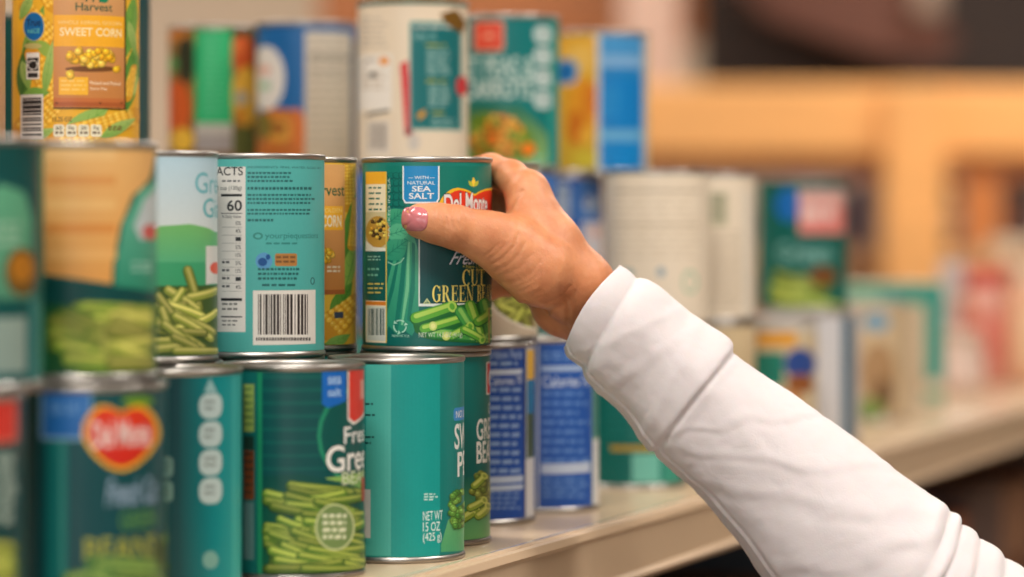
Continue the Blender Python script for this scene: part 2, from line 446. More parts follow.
def crest(P, cx, cy, w, h, text=None, blur=False):
    """red shield with a yellow rim"""
    def shape(k):
        pts = []
        for t in range(0, 41):
            a = 2*math.pi*t/40
            x = math.sin(a); y = math.cos(a)
            yy = (0.78 + 0.22*abs(math.sin(a))**0.7 if y > 0 else 1.0)*y
            if y > 0.86: yy -= 0.20*(1 - abs(x)/0.51)
            xx = x*(1.0 if y > -0.1 else 1.0 - 0.30*(abs(y)-0.1))
            pts.append((cx + xx*w*k, cy - yy*h*(k if not blur else k)))
        return pts
    P.poly(shape(1.0), (240, 190, 40)); P.poly(shape(0.90), (226, 62, 34), (206, 40, 30))
    if text: P.text(text, cx - w*0.72, cy - h*0.30, cx + w*0.76, cy + h*0.22, WHITE, bold=0.05, outline=(34, 30, 34), ow=0.05, arch=0.12)
def recycle(P, cx, cy, r, col):
    for k in range(3):
        a = math.radians(90 + 120*k)
        pts = []
        for q in range(4):
            b = a + math.radians(-38 + 22*q); pts.append((cx + r*math.cos(b), cy - r*math.sin(b)))
        P.pathline(pts, r*0.2, col)
        b = a + math.radians(42); e = (cx + r*math.cos(b), cy - r*math.sin(b))
        t = b + math.pi/2
        P.poly([(e[0] + r*0.45*math.cos(t), e[1] - r*0.45*math.sin(t)), (e[0] + r*0.36*math.cos(b), e[1] - r*0.36*math.sin(b)), (e[0] - r*0.36*math.cos(b), e[1] + r*0.36*math.sin(b))], col)

# ---------------- the can in the hand
def d_held(P):
    P.rect(386, 166, 492, 344, (16, 124, 108), (10, 100, 92))
    P.rect(419, 238, 492, 304, (4, 76, 76))
    # leaves of the printed bean plant
    for k in range(16):
        x = 391 + (k % 3)*5.5; y = 176 + (k//3)*7
        P.ell(x, y, 4.4, 3.6, (10, 92, 84), rot=0.5*k, n=12); P.ell(x, y-0.6, 3.2, 2.5, (18, 118, 104), rot=0.5*k, n=12)
    P.poly([(398, 232), (414, 236), (418, 250), (420, 300), (417, 326), (412, 336), (404, 330), (398, 336), (389, 326), (384, 338), (380, 320), (388, 280), (396, 250)], (78, 172, 130), (36, 140, 112))
    P.poly([(404, 238), (408, 240), (404, 290), (398, 330), (394, 328), (400, 280)], (28, 122, 102))
    P.poly([(412, 242), (415, 244), (415, 290), (410, 322), (407, 320), (411, 280)], (30, 126, 104))
    P.poly([(399, 250), (401, 250), (394, 290), (386, 318), (384, 316), (391, 285)], (26, 118, 98))
    P.poly([(408, 242), (410, 242), (409, 290), (403, 325), (401, 325), (406, 285)], (120, 198, 150))
    P.leaf(388, 224, 405, 210, 10, (72, 168, 126), (34, 128, 100), (50, 150, 116))
    P.leaf(386, 236, 412, 228, 9, (92, 182, 138), (40, 134, 104))
    P.leaf(384, 258, 408, 240, 11, (66, 160, 122), (32, 124, 98), (48, 148, 114))
    P.pathline([(388, 262), (394, 265), (401, 262), (404, 258)], 0.9, (160, 214, 178))
    # recipe panel
    P.rect(366, 172, 386.5, 343, (246, 226, 190))
    P.rect(366, 172, 386.5, 184, (244, 176, 44))
    P.dashes(369, 187, 384, 214, 5, (40, 110, 92), 0.3, 5, 12, 0.3)
    P.rect(366, 212, 386.5, 250, (214, 196, 150))
    P.ell(378, 232, 12, 16, (200, 150, 60)); P.blobs(378, 230, 9, 11, 38, 2.1, [(236, 186, 70), (90, 60, 30), (240, 200, 90), (60, 50, 30), (226, 160, 50)])
    P.poly([(366, 240), (374, 247), (386.5, 248), (386.5, 252), (366, 252)], (240, 232, 214))
    P.rect(366, 251, 386.5, 301, (10, 92, 84)); P.dashes(368, 256, 382, 262, 2, (150, 196, 176), 0.4, 4, 9)
    P.dashes(368, 268, 380, 280, 2, (110, 176, 150), 0.35, 4, 9); P.dashes(368, 283, 384, 296, 3, (216, 190, 90), 0.4, 6, 12, 0.1)
    P.rect(366, 301, 386.5, 305.5, (230, 130, 40))
    P.barcode(367, 306, 386, 341, (216, 216, 204), (30, 70, 70), n=16)
    P.rect(386, 172, 387.2, 343, (222, 190, 90))
    P.text('PACKED IN USA', 388.2, 178, 390.4, 236, (190, 216, 200), rot90=True)
    # blue panel
    P.poly([(402.6, 166), (402.6, 199), (405, 203.5), (437, 203.5), (439.5, 199), (439.5, 166)], (236, 240, 240))
    P.poly([(404, 166), (404, 198.5), (406, 201.8), (436, 201.8), (438, 198.5), (438, 166)], (26, 140, 200))
    P.text('WITH', 414.5, 176, 428.5, 179.2, (226, 236, 240), bold=0.02)
    P.line(409, 177.8, 413, 177.8, 0.5, (226, 236, 240)); P.line(430, 177.8, 434.5, 177.8, 0.5, (226, 236, 240))
    P.text('NATURAL', 407.5, 181, 435, 184.6, (226, 236, 240), bold=0.015)
    P.text('SEA', 412, 186, 431, 191.6, (236, 240, 240), bold=0.05)
    P.text('SALT', 409, 193, 434, 199, (236, 240, 240), bold=0.05)
    # frame line and crest
    P.rect(418.6, 205, 419.8, 304.6, (226, 232, 224)); P.rect(418.6, 303.6, 491, 304.8, (226, 232, 224))
    crest(P, 474.5, 212, 37, 31)
    P.leaf(473.5, 187, 473.5, 177, 2.0, (250, 214, 70)); P.leaf(472.5, 186.5, 468.5, 180.5, 1.7, (190, 196, 60)); P.leaf(474.5, 186.5, 478.5, 180.5, 1.7, (190, 196, 60))
    P.text('Del Monte', 444, 194.5, 487, 214, WHITE, bold=0.055, outline=(30, 26, 30), ow=0.05, arch=0.1)
    P.text('Fresh Cut', 449, 251, 490, 264, (226, 226, 232), bold=0.02, shear=0.12, outline=(40, 50, 60), ow=0.035)
    P.text('New Look', 466, 264.5, 483, 268.3, (206, 200, 90)); P.ell(463.6, 266.5, 0.8, 0.8, (206, 200, 90), n=8); P.ell(485.4, 266.5, 0.8, 0.8, (206, 200, 90), n=8)
    serif_text(P, 'CUT', 462, 269.5, 484.5, 285, (244, 226, 120), (40, 50, 20))
    serif_text(P, 'GREEN BEANS', 432, 285.5, 474, 301.5, (244, 226, 120), (40, 50, 20), upto=5)
    P.poly([(427, 298), (431, 304), (423, 304)], (206, 214, 150)); P.poly([(427, 300), (429.5, 303.4), (424.5, 303.4)], (10, 88, 80)); P.text('K', 426, 300.8, 428.2, 303.2, (206, 214, 150))
    # pile of cut beans
    P.poly([(412, 320), (425, 312), (452, 306), (466, 304), (492, 300), (492, 343), (470, 343), (440, 341), (424, 338), (415, 332)], (26, 104, 44))
    B = ((30, 110, 48), (96, 172, 56), (178, 216, 92)); B2 = ((34, 120, 60), (70, 158, 70), (140, 200, 96))
    for a in ((432, 333, 486, 338, 5.5, B2), (470, 306, 480, 338, 6, B), (484, 304, 490, 336, 6, B2), (416, 318.5, 452, 306.5, 6.4, B),
              (424, 329, 462, 318, 5.2, B), (460, 312, 474, 336, 5.6, B2), (478, 322, 490, 312, 5.4, B), (452, 336, 470, 326, 4.8, B), (464, 330, 482, 340, 4.4, B)):
        P.bean(*a[:5], a[5], cut=True)
    P.ell(433, 326, 4, 4.6, (206, 224, 120)); P.ell(433, 326, 2.4, 2.8, (232, 236, 150))
    P.ell(446, 336, 4.2, 4.4, (200, 220, 112)); P.ell(446, 336, 2.2, 2.4, (236, 238, 150))
    P.text('NET WT 14.5 OZ (411g)', 419, 332.5, 462, 338.2, (206, 220, 196), bold=0.01)
    recycle(P, 400, 326.5, 6.2, (176, 220, 196)); P.text('PLEASE RECYCLE', 392, 334.5, 409, 337, (176, 220, 196))
    P.rect(488, 308, 489, 343, (196, 170, 90))

# ---------------- neighbours on the shelf
def d_B(P):
    P.rect(440, 362, 466, 556, (18, 132, 124), (10, 120, 112)); 
    P.rect(330, 357, 391, 556, (80, 184, 170)); P.rect(330, 357, 366, 556, (40, 150, 140))
    P.rect(391, 357, 440, 556, (22, 156, 148))
    for y, w in ((403, 8), (414, 10), (436, 9), (442, 6)): P.dashes(365, y, 365 + w, y+2.6, 1, (20, 60, 60), 0.8, 6, 12, 0)
    P.rect(360, 489, 370.5, 538, (216, 214, 206))
    P.dashes(424, 493.5, 439, 501.5, 3, (190, 226, 216), 0.5, 5, 10, 0.3)
    P.text('NET WT', 423, 511.5, 442.5, 519.5, (224, 238, 232)); P.text('15 OZ', 423, 522.5, 440, 530.5, (224, 238, 232)); P.text('(425 g)', 423, 533, 441.5, 542.5, (224, 238, 232))
    P.rrect(453.5, 408, 476, 419, 4, (60, 140, 200)); P.text('NO SALT', 456, 411, 474, 416.4, WHITE, bold=0.02)
    P.text('SWEET', 454.5, 424, 500, 447.5, (238, 236, 228), bold=0.05); P.text('PEAS', 457.5, 452, 500, 475, (238, 236, 228), bold=0.05)
    P.poly([(441, 545), (448, 520), (466, 500), (468, 552), (441, 552)], (110, 178, 110), (70, 160, 110))
    P.blobs(458, 508, 8, 20, 60, 3.4, [(96, 150, 56), (74, 132, 48), (120, 168, 70)])
def d_C(P):
    P.rect(440, 355, 492, 478, (12, 124, 116), (8, 98, 92)); P.rect(440, 478, 492, 545, (12, 104, 90), (116, 186, 110))
    P.rrect(486.2, 362, 506, 394, 2, (234, 226, 220)); P.rrect(487.2, 363.5, 506, 392.5, 2, (216, 44, 40)); P.ell(491, 378, 2.6, 9, WHITE); P.ell(491.4, 378, 1.6, 6, (216, 44, 40))
    P.text('CUT', 488.2, 403, 500, 413, (238, 236, 228), bold=0.03)
    P.text('GREEN', 476.5, 419, 503, 438, (238, 236, 228), bold=0.05); P.text('BEANS', 476.5, 441.5, 503, 461, (238, 236, 228), bold=0.05)
    P.blobs(482, 492, 11, 20, 50, 3.6, [(128, 140, 52), (98, 118, 44), (150, 160, 70)])
    for a in ((462, 519, 476, 510, 5), (470, 508, 484, 500, 4.2), (478, 516, 488, 506, 4.4), (474, 486, 484, 476, 4)): P.bean(*a, GBY, cut=True)
def d_A(P):
    P.rect(230, 352, 368, 580, (8, 92, 86)); 
    P.rect(225, 352, 256.5, 580, (16, 104, 100)); P.rect(244, 384, 254, 432, (150, 176, 90)); P.dashes(245, 388, 253, 430, 6, (40, 100, 60), 0.3, 5, 9)
    P.rect(244, 436, 254, 450, (30, 60, 50)); P.rect(244, 450, 254, 500, (120, 66, 36)); P.dashes(245, 452, 253, 498, 6, (56, 50, 34), 0.5, 4, 8); P.rect(244, 502, 254, 560, (90, 130, 128)); 
    P.rect(257.5, 352, 262, 580, (30, 140, 100))
    for k in range(9): P.rect(262, 366 + k*13, 367, 371 + k*13, (6, 78, 78))
    P.ell(368, 436, 51, 52, (36, 140, 104)); P.ell(370, 436, 49, 49, (8, 84, 78))
    P.poly([(325, 478), (367, 470), (367, 494), (345, 490)], (150, 186, 90), (90, 160, 90))
    P.poly([(262, 476), (300, 474), (340, 482), (367, 492), (367, 578), (262, 578)], (6, 76, 70), (10, 90, 60))
    P.beans(262, 488, 367, 574, 46, 66, 5.2, ((28, 66, 30), (92, 128, 44), (168, 184, 84)), ang=0.3)
    P.poly([(322, 352), (322, 404), (328, 408), (346, 401), (346, 352)], (24, 104, 190)); P.text('sea', 328, 377, 341, 384, (180, 210, 236), bold=0.02); P.text('salt', 328, 388, 341, 396, (180, 210, 236), bold=0.02)
    P.poly([(347.5, 352), (347.5, 420), (353, 425), (368, 414), (368, 352)], (232, 226, 216)); P.poly([(349, 352), (349, 418), (354, 422), (368, 411), (368, 352)], (218, 56, 40)); P.rect(360, 380, 366, 398, (226, 150, 136))
    P.text('Fresh', 344, 427, 372, 441, (232, 232, 226), bold=0.03, outline=(20, 50, 50), ow=0.03)
    P.text('Green', 326, 446, 378, 468, (238, 236, 228), bold=0.045, outline=(20, 50, 50), ow=0.03); P.text('BEANS', 342, 472, 374, 481, (210, 220, 180), bold=0.02)
    P.ell(334, 527, 19.5, 23.5, (196, 206, 150)); P.ell(334, 527, 17.6, 21.6, (116, 142, 84)); P.dashes(322, 514, 347, 542, 4, (222, 226, 190), 0.5, 8, 16, 0.1)
    P.rect(361, 478, 367, 500, (180, 60, 30))
def d_D(P):
    P.rect(470, 336, 524, 524, (26, 74, 158), (28, 80, 170)); P.rect(524, 336, 526, 524, (14, 40, 96)); P.rect(526, 336, 538, 524, (196, 206, 214))
    P.text('Nutrition Facts', 478, 350, 522, 358, (170, 192, 222), bold=0.03); P.dashes(488, 362, 522, 368, 1, (150, 178, 214), 0.5, 12, 24)
    P.rect(486, 370, 522, 374, (206, 216, 230)); P.text('Calories 70', 488, 377, 522, 384, (206, 216, 230), bold=0.03)
    for k in range(10): P.dashes(490, 388 + k*9, 522, 392 + k*9, 1, (140, 168, 210), 0.9, 10, 22, 0.1)
    P.rect(486, 477, 523, 481.5, (190, 204, 224)); P.rect(486, 486, 523, 489, (190, 204, 224)); P.dashes(488, 492, 522, 512, 4, (120, 150, 200), 0.4, 8, 16)
    P.rect(527, 350, 537, 380, (228, 180, 60)); P.rect(527, 380, 537, 414, (30, 120, 170)); P.rect(527, 414, 537, 456, (70, 90, 70)); P.rect(525.5, 460, 537, 520, (214, 214, 216))
def d_E(P):
    P.rect(500, 336, 592, 512, (40, 90, 170), (36, 86, 172)); P.rect(592, 336, 603, 512, (150, 180, 160)); P.rect(536, 338, 539, 510, (196, 206, 220))
    P.dashes(542, 352, 590, 362, 2, (110, 150, 205), 0.5, 12, 26); P.rect(541, 366, 590, 370, (170, 192, 222)); P.text('Calories 70', 542, 376, 589, 386, (200, 212, 228), bold=0.04)
    for k in range(8): P.dashes(542, 392 + k*9.5, 590, 396 + k*9.5, 1, (96, 138, 200), 0.9, 12, 26, 0.25)
    P.rect(541, 464, 590, 472, (196, 208, 226)); P.dashes(542, 478, 590, 500, 4, (96, 138, 200), 0.5, 12, 26)
    P.rect(593, 440, 603, 506, (222, 222, 222)); P.rect(593, 352, 603, 384, (120, 150, 60)); P.rect(593, 384, 603, 436, (60, 130, 120))
def d_F(P):
    P.rect(575, 320, 690, 490, (8, 96, 88), (10, 104, 96)); P.rect(610, 445, 676, 450, (170, 140, 50)); P.rect(632, 454, 660, 482, (110, 186, 170)); P.rect(662, 454, 680, 482, (60, 150, 130))
    P.dashes(608, 400, 640, 440, 5, (30, 120, 110), 0.4, 10, 20)
def d_icons(P):
    P.rect(95, 362, 180, 590, (6, 70, 78), (6, 80, 84)); P.rect(180, 362, 214, 590, (0, 132, 136), (6, 84, 88), 0); P.rect(214, 362, 232, 590, (16, 150, 150), (0, 132, 136), 0); P.rect(232, 362, 243, 590, (60, 170, 166))
    P.icons(199, 392, 222, 505, 4, (186, 206, 204), (120, 130, 130)); P.poly([(204, 392), (210, 378), (217, 392)], (150, 190, 190)); P.ell(210.5, 560, 8, 9, (120, 170, 160))
    P.icons(161, 455, 173, 504, 2, (120, 160, 150), (40, 80, 80)); P.beans(130, 540, 172, 590, 6, 30, 6, ((10, 60, 50), (30, 90, 60), (60, 120, 60)))
def d_crestcan(P):
    P.rect(0, 372, 170, 640, (8, 76, 80), (6, 66, 72)); P.rect(46, 440, 68, 640, (16, 110, 108)); P.rect(60, 440, 64, 640, (60, 140, 130))
    P.rrect(40, 382, 92, 440, 3, (130, 170, 200)); P.rrect(43, 384, 90, 437, 3, (34, 104, 176)); P.text('SEA SALT', 50, 402, 84, 414, (110, 160, 210), bold=0.03)
    P.ell(138, 401, 16, 5, (110, 150, 40)); crest(P, 121, 434, 39, 37, blur=True); P.text('Del Monte', 92, 422, 150, 446, (236, 214, 206), bold=0.06, arch=0.05)
    P.text('French Cut', 106, 479, 156, 502, (150, 172, 194), bold=0.04, shear=0.05); P.text('GREEN', 120, 512, 156, 526, (90, 140, 70), bold=0.03)
    P.text('BEANS', 84, 538, 156, 556, (158, 160, 66), bold=0.04)
    P.beans(60, 556, 168, 640, 16, 60, 9, ((20, 70, 44), (74, 120, 56), (130, 160, 80))); P.ell(170, 552, 16, 20, (50, 70, 30)); P.ell(172, 538, 10, 5, (110, 140, 50))
def d_L1a(P):
    P.rect(-100, 380, 24, 700, (8, 70, 72), (6, 60, 60)); P.rrect(-30, 392, 19, 441, 6, (214, 110, 90)); P.rrect(-30, 396, 16, 438, 6, (214, 60, 50))
    P.dashes(-20, 455, 17, 528, 5, (150, 170, 160), 0.6, 20, 40, 0); P.beans(-40, 540, 20, 620, 8, 50, 9, GBY)
def d_L2a(P):
    P.rect(-120, 130, 42, 400, (10, 72, 70), (12, 92, 92)); P.poly([(-40, 210), (0, 184), (24, 192), (33, 220), (33, 300), (-40, 300)], (96, 168, 130), (80, 140, 110))
    P.dashes(-10, 222, 22, 250, 3, (150, 190, 160), 0.5, 14, 30); P.ell(22, 272, 17, 24, (110, 80, 30)); P.ell(22, 268, 12, 15, (180, 116, 30)); P.rect(-60, 300, 42, 318, (8, 80, 76)); P.rect(-20, 318, 26, 372, (140, 160, 150)); P.rect(30, 300, 42, 390, (30, 120, 116))
def d_L2b(P):
    P.rect(20, 134, 158, 382, (12, 96, 80)); P.rect(38, 134, 45, 384, (30, 140, 96))
    P.poly([(44, 138), (156, 138), (150, 178), (132, 196), (120, 226), (113, 262), (112, 284), (44, 274)], (236, 186, 118), (228, 162, 84))
    for y, c in ((150, (240, 196, 130)), (176, (224, 156, 86)), (200, (240, 192, 120)), (224, (222, 146, 70)), (250, (238, 182, 108))): P.rect(46, y, 116, y + 9, c)
    P.poly([(156, 178), (140, 190), (124, 222), (116, 262), (115, 290), (158, 292)], (110, 190, 160), (40, 140, 110)); P.poly([(156, 186), (144, 200), (134, 226), (140, 240), (156, 236)], (196, 206, 206)); P.ell(151, 232, 9, 8, (206, 96, 90))
    P.dashes(132, 262, 156, 274, 2, (150, 200, 180), 0.5, 12, 24)
    P.poly([(44, 276), (112, 286), (158, 294), (158, 316), (44, 312)], (6, 72, 70))
    P.beans(46, 304, 158, 376, 18, 70, 10, ((52, 104, 40), (130, 160, 54), (186, 190, 84)), bgc=(30, 90, 50))
    P.ell(126, 338, 26, 34, (166, 166, 80)); P.beans(104, 312, 156, 372, 7, 50, 8, ((96, 124, 46), (160, 164, 70), (200, 196, 100)))
def d_GG(P):
    P.rect(90, 148, 221, 232, (180, 212, 226), (216, 224, 222)); P.rect(90, 232, 221, 362, (70, 170, 120), (44, 140, 90))
    P.poly([(140, 240), (160, 226), (190, 224), (208, 228), (222, 236), (222, 262), (140, 262)], (120, 190, 110), (90, 180, 130))
    P.rect(206, 246, 222, 284, (222, 220, 214)); P.ell(216, 268, 6, 6, (232, 90, 60)); P.rect(208, 284, 222, 290, (60, 160, 120))
    P.text('Green', 195, 172, 240, 194, (110, 182, 190), bold=0.03); P.text('Giant', 203, 198, 246, 218, (90, 176, 182), bold=0.03)
    P.beans(150, 286, 221, 356, 20, 50, 5, ((60, 84, 34), (140, 150, 60), (206, 200, 110)), ang=1.2, bgc=(60, 90, 40))
def d_ingr(P):
    P.rect(188, 156, 328, 356, (88, 178, 172), (76, 168, 160))
    P.rect(206, 167, 245.5, 332, (226, 220, 212))
    P.text('NUTRITION FACTS', 186, 168, 243, 175.5, (30, 30, 32), bold=0.04); P.dashes(222, 180, 242, 184, 1, (110, 110, 110), 0.5, 6, 12); P.text('1/2 cup (120g)', 214, 186, 241.5, 191, (40, 40, 42), bold=0.02)
    P.rect(221, 194, 242, 196.5, (20, 20, 22)); P.text('60', 227, 200, 242, 211, (30, 30, 32), bold=0.05); P.rect(221, 213, 242, 213.8, (60, 60, 60)); P.text('% Daily Value', 222, 215, 241, 219, (40, 40, 42), bold=0.02)
    for k, y in enumerate((221, 229, 237, 245, 253, 261, 269, 277, 285)):
        P.text(('0%', '4%', '', '5%', '15%', '5%', '12%', '', '4%')[k] or '-', 235.5, y, 241, y + 4, (50, 50, 52), bold=0.02); P.rect(222, y + 6, 242, y + 6.5, (150, 146, 140)); 
        if k > 4: P.dashes(222, y, 231, y + 4, 1, (90, 90, 92), 0.6, 5, 9)
    P.rect(221, 298, 242, 301, (20, 20, 22)); P.dashes(222, 303, 241, 313, 2, (110, 108, 104), 0.4, 6, 12); P.rect(221, 316, 242, 317.6, (40, 40, 42)); P.dashes(222, 320, 241, 328, 2, (120, 118, 114), 0.4, 6, 12)
    c = (30, 92, 92)
    P.text('INGREDIENTS: PEAS, WATER, SUGAR, SALT', 247.5, 166, 321, 169.5, c, bold=0.02)
    P.dashes(247.5, 172, 296, 184, 3, c, 0.5, 3, 8, 0.25); P.dashes(247.5, 187, 313, 190.5, 1, c, 0.8, 3, 8, 0.1); P.dashes(247.5, 194, 316, 206, 3, c, 0.5, 3, 8, 0.12); P.dashes(247.5, 209, 313, 216.5, 2, c, 0.5, 3, 8, 0.1); P.dashes(247.5, 219, 274, 222, 1, c, 0.8, 3, 8, 0.1)
    P.ell(258, 236, 5, 3.5, (50, 130, 120)); P.ell(258, 236, 3, 2, (88, 178, 172)); P.text('yourpiequestions', 265, 233, 318, 240, (46, 126, 120), bold=0.02)
    P.dashes(266, 242.5, 300, 245.5, 1, (50, 130, 124), 0.6, 8, 18, 0)
    P.ell(264, 261, 8.5, 8.5, (90, 150, 196)); P.ell(262.5, 262, 4.6, 4.2, (30, 80, 140)); P.ell(268, 257, 2.2, 2.8, (30, 80, 140))
    P.rrect(275, 253.5, 297, 266, 2, (178, 124, 66)); P.dashes(276, 256, 296, 265, 2, (120, 84, 50), 0.5, 6, 12, 0.05)
    P.dashes(258, 268, 300, 282, 3, c, 0.5, 3, 8, 0.1); P.dashes(262, 284, 298, 287, 1, c, 0.7, 8, 18, 0.1); P.ell(312.5, 281, 2.2, 3.8, (40, 100, 100)); P.ell(312.5, 281, 1.2, 2.6, (88, 178, 172))
    P.barcode(253, 290.5, 315.5, 343.5, (224, 218, 208), (58, 50, 48), n=26); P.dashes(256, 337.5, 312, 341, 1, (80, 76, 72), 0.9, 3, 5, 0)
def corn_back(P, x0, y0, x1, y1):
    P.rect(x0, y0, x1, y1, (240, 184, 50))
def d_corn2(P):
    P.rect(290, 160, 357.5, 352, (236, 190, 70), (244, 190, 60))
    P.cob(349, 205, 348, 164, 8, 4); P.leaf(344, 262, 357, 190, 7, (120, 170, 66), (80, 140, 50), (70, 130, 50)); P.leaf(340, 300, 356, 238, 7, (150, 186, 80), (90, 150, 60)); P.cob(352, 246, 355, 200, 5, 3)
    P.leaf(330, 318, 352, 282, 8, (96, 150, 54), (60, 120, 40)); P.leaf(334, 322, 357, 300, 6, (170, 196, 96))
    P.cob(330, 326, 356, 302, 15, 5); P.leaf(322, 352, 350, 334, 7, (130, 176, 80), (90, 150, 60))
    P.poly([(322, 164), (344.5, 165), (344.5, 294), (322, 294)], (224, 168, 106), (206, 132, 66))
    P.text('Harvest', 305, 184, 344, 196, (20, 90, 60), bold=0.03); P.rect(318, 206, 342.8, 230, (246, 180, 50)); P.text('GOLDEN', 320, 208, 341.5, 212.6, (250, 216, 130)); P.text('SWEET CORN', 292, 215, 341, 227, (250, 234, 206), bold=0.05)
    P.blobs(326, 256, 7, 6, 22, 3, [(244, 184, 50), (236, 170, 40), (250, 200, 80)]); P.dashes(327, 266, 340, 274, 2, (240, 220, 190), 0.5, 5, 10); P.rect(322, 290, 344.5, 294, (176, 100, 50)); P.rect(334, 312, 343, 318, (60, 70, 90))
def d_corn3(P):
    P.rect(13, -30, 138, 160, (240, 184, 52), (238, 176, 44)); P.rect(10, -30, 22, 160, (246, 186, 40))
    # ears and husks on both sides
    P.leaf(24, 70, 44, 5, 9, (130, 172, 76), (90, 140, 50)); P.cob(52, 40, 26, 8, 13, 5); P.cob(56, 2, 36, -22, 12, 5); P.leaf(38, 40, 54, 60, 6, (150, 180, 80))
    P.leaf(22, 100, 28, 40, 8, (70, 120, 44), (50, 100, 36)); P.cob(54, 96, 32, 54, 13, 5); P.leaf(22, 96, 50, 92, 7, (120, 166, 70))
    P.cob(24, 134, 60, 100, 14, 5); P.leaf(60, 140, 110, 106, 11, (150, 184, 90), (110, 160, 60)); P.cob(60, 142, 134, 116, 15, 6)
    P.cob(132, 66, 128, 20, 8, 4); P.leaf(124, 60, 136, -10, 8, (120, 170, 70), (80, 140, 50)); P.leaf(126, 112, 136, 40, 8, (96, 150, 60), (60, 120, 40)); P.leaf(122, 100, 138, 76, 7, (180, 200, 110)); P.cob(126, 96, 134, 68, 6, 3)
    for q in ((20, 20, 34, -10, 5), (44, 96, 53, 40, 5), (22, 60, 30, 92, 5), (128, 20, 137, 60, 4), (100, 138, 136, 118, 6), (30, 140, 56, 128, 5)):
        P.leaf(*q, (176, 200, 112), (110, 160, 70), (130, 170, 76))
    # wood coloured panel
    P.rect(53.5, -30, 125.5, 110, (70, 46, 24)); P.rect(53.5, -30, 124, 108.5, (214, 160, 104), (200, 128, 66)); P.rect(53.5, 98, 124, 107.5, (198, 112, 58)); P.rect(53.5, 102, 124, 107.5, (176, 92, 46))
    for x in (57, 100, 121): P.ell(x, 103, 1.1, 1.1, (90, 50, 24), n=8)
    P.text('Happy', 70, -13, 104, 2.5, (16, 84, 62), bold=0.03); P.ell(103.5, 0, 4.5, 3, (20, 130, 90)); P.text('Harvest', 75.5, 2.5, 112, 11.8, (16, 84, 62), bold=0.03)
    P.rect(54, 15, 124, 48, (246, 176, 44)); P.text('WHOLE KERNEL GOLDEN', 58, 20.5, 121, 25.8, (248, 212, 140), bold=0.015); P.text('SWEET CORN', 60, 27.5, 121, 37.5, (250, 228, 176), bold=0.055)
    P.ell(92, 69, 27, 3, (120, 74, 36)); P.blobs(90, 58, 22, 9, 60, 3.9, [(246, 186, 40), (240, 172, 30), (250, 204, 80)]); P.blobs(114, 69, 3, 1, 3, 3.6, [(246, 186, 40)])
    P.rect(59, 77, 88, 95, (248, 184, 50)); P.blobs(72, 75, 3, 1.5, 5, 4, [(248, 196, 60)]); P.dashes(61, 80, 86, 93, 3, (252, 206, 110), 0.4, 10, 20, 0.1)
    P.text('Picked and Packed', 90, 81, 120, 85.5, (244, 222, 190), bold=0.015); P.text('Same Day', 90, 87, 107, 91, (244, 222, 190), bold=0.015)
    P.ell(34, 26.5, 10.6, 14.6, (180, 196, 150)); P.ell(34, 26.5, 10, 14, (10, 104, 168)); P.text('True', 27, 19, 41, 26, (8, 40, 74), bold=0.04); P.text('NICE', 28, 29, 40, 33, (100, 190, 180), bold=0.03)
    P.ell(33, 46, 9, 3, (190, 180, 110)); P.rrect(26.5, 53, 39.5, 79, 1, (236, 232, 224)); P.rect(27.5, 58, 38.5, 71, (34, 34, 36)); recycle(P, 33, 65, 4.6, (236, 232, 224)); P.rect(28, 73, 38, 77.5, (50, 50, 50))
    P.barcode(21, 95, 43.5, 140, (222, 214, 204), (44, 40, 42), vertical=False, n=14)
    P.text('15.25 OZ', 53, 117, 72, 121.5, (80, 66, 40), bold=0.02)
    for k in range(4): P.rrect(53.5 + k*12.3, 124.5, 64.5 + k*12.3, 137, 2.5, (236, 226, 196)); P.text(('60', '0g', '200', '5g')[k], 56 + k*12.3, 126, 62 + k*12.3, 130, (70, 60, 50), bold=0.03); P.dashes(55.5 + k*12.3, 131.5, 63 + k*12.3, 134.5, 1, (120, 100, 80), 0.8, 4, 9, 0)
    P.dashes(108, 126, 121, 131, 2, (110, 70, 30), 0.7, 5, 12, 0)
def d_peach(P):
    P.rect(165, 20, 275, 175, (150, 110, 50), (120, 84, 40)); P.rect(169, 22, 186, 40, (200, 120, 50)); P.ell(186, 60, 10, 24, (50, 52, 34)); P.ell(178, 108, 13, 28, (206, 90, 36)); P.ell(172, 64, 6, 8, (90, 150, 80)); P.ell(182, 140, 12, 12, (230, 180, 60))
    P.rect(232, 24, 275, 60, (86, 76, 40)); P.ell(242, 54, 12, 19, (208, 84, 34)); P.ell(240, 48, 6, 9, (226, 110, 50)); P.ell(246, 96, 14, 30, (226, 170, 60)); P.ell(241, 98, 6, 7, (160, 160, 150)); P.ell(240, 116, 7, 8, (206, 130, 40)); P.ell(244, 142, 14, 16, (96, 96, 46)); P.ell(236, 28, 14, 7, (60, 70, 36))
    P.rect(195, 25, 232.5, 124, (30, 172, 104)); P.dashes(203, 34, 226, 118, 14, (90, 196, 136), 0.35, 16, 30, 0.1); P.rect(195, 124, 232.5, 152, (190, 180, 168)); P.rect(195, 134, 232.5, 152, (160, 150, 144))
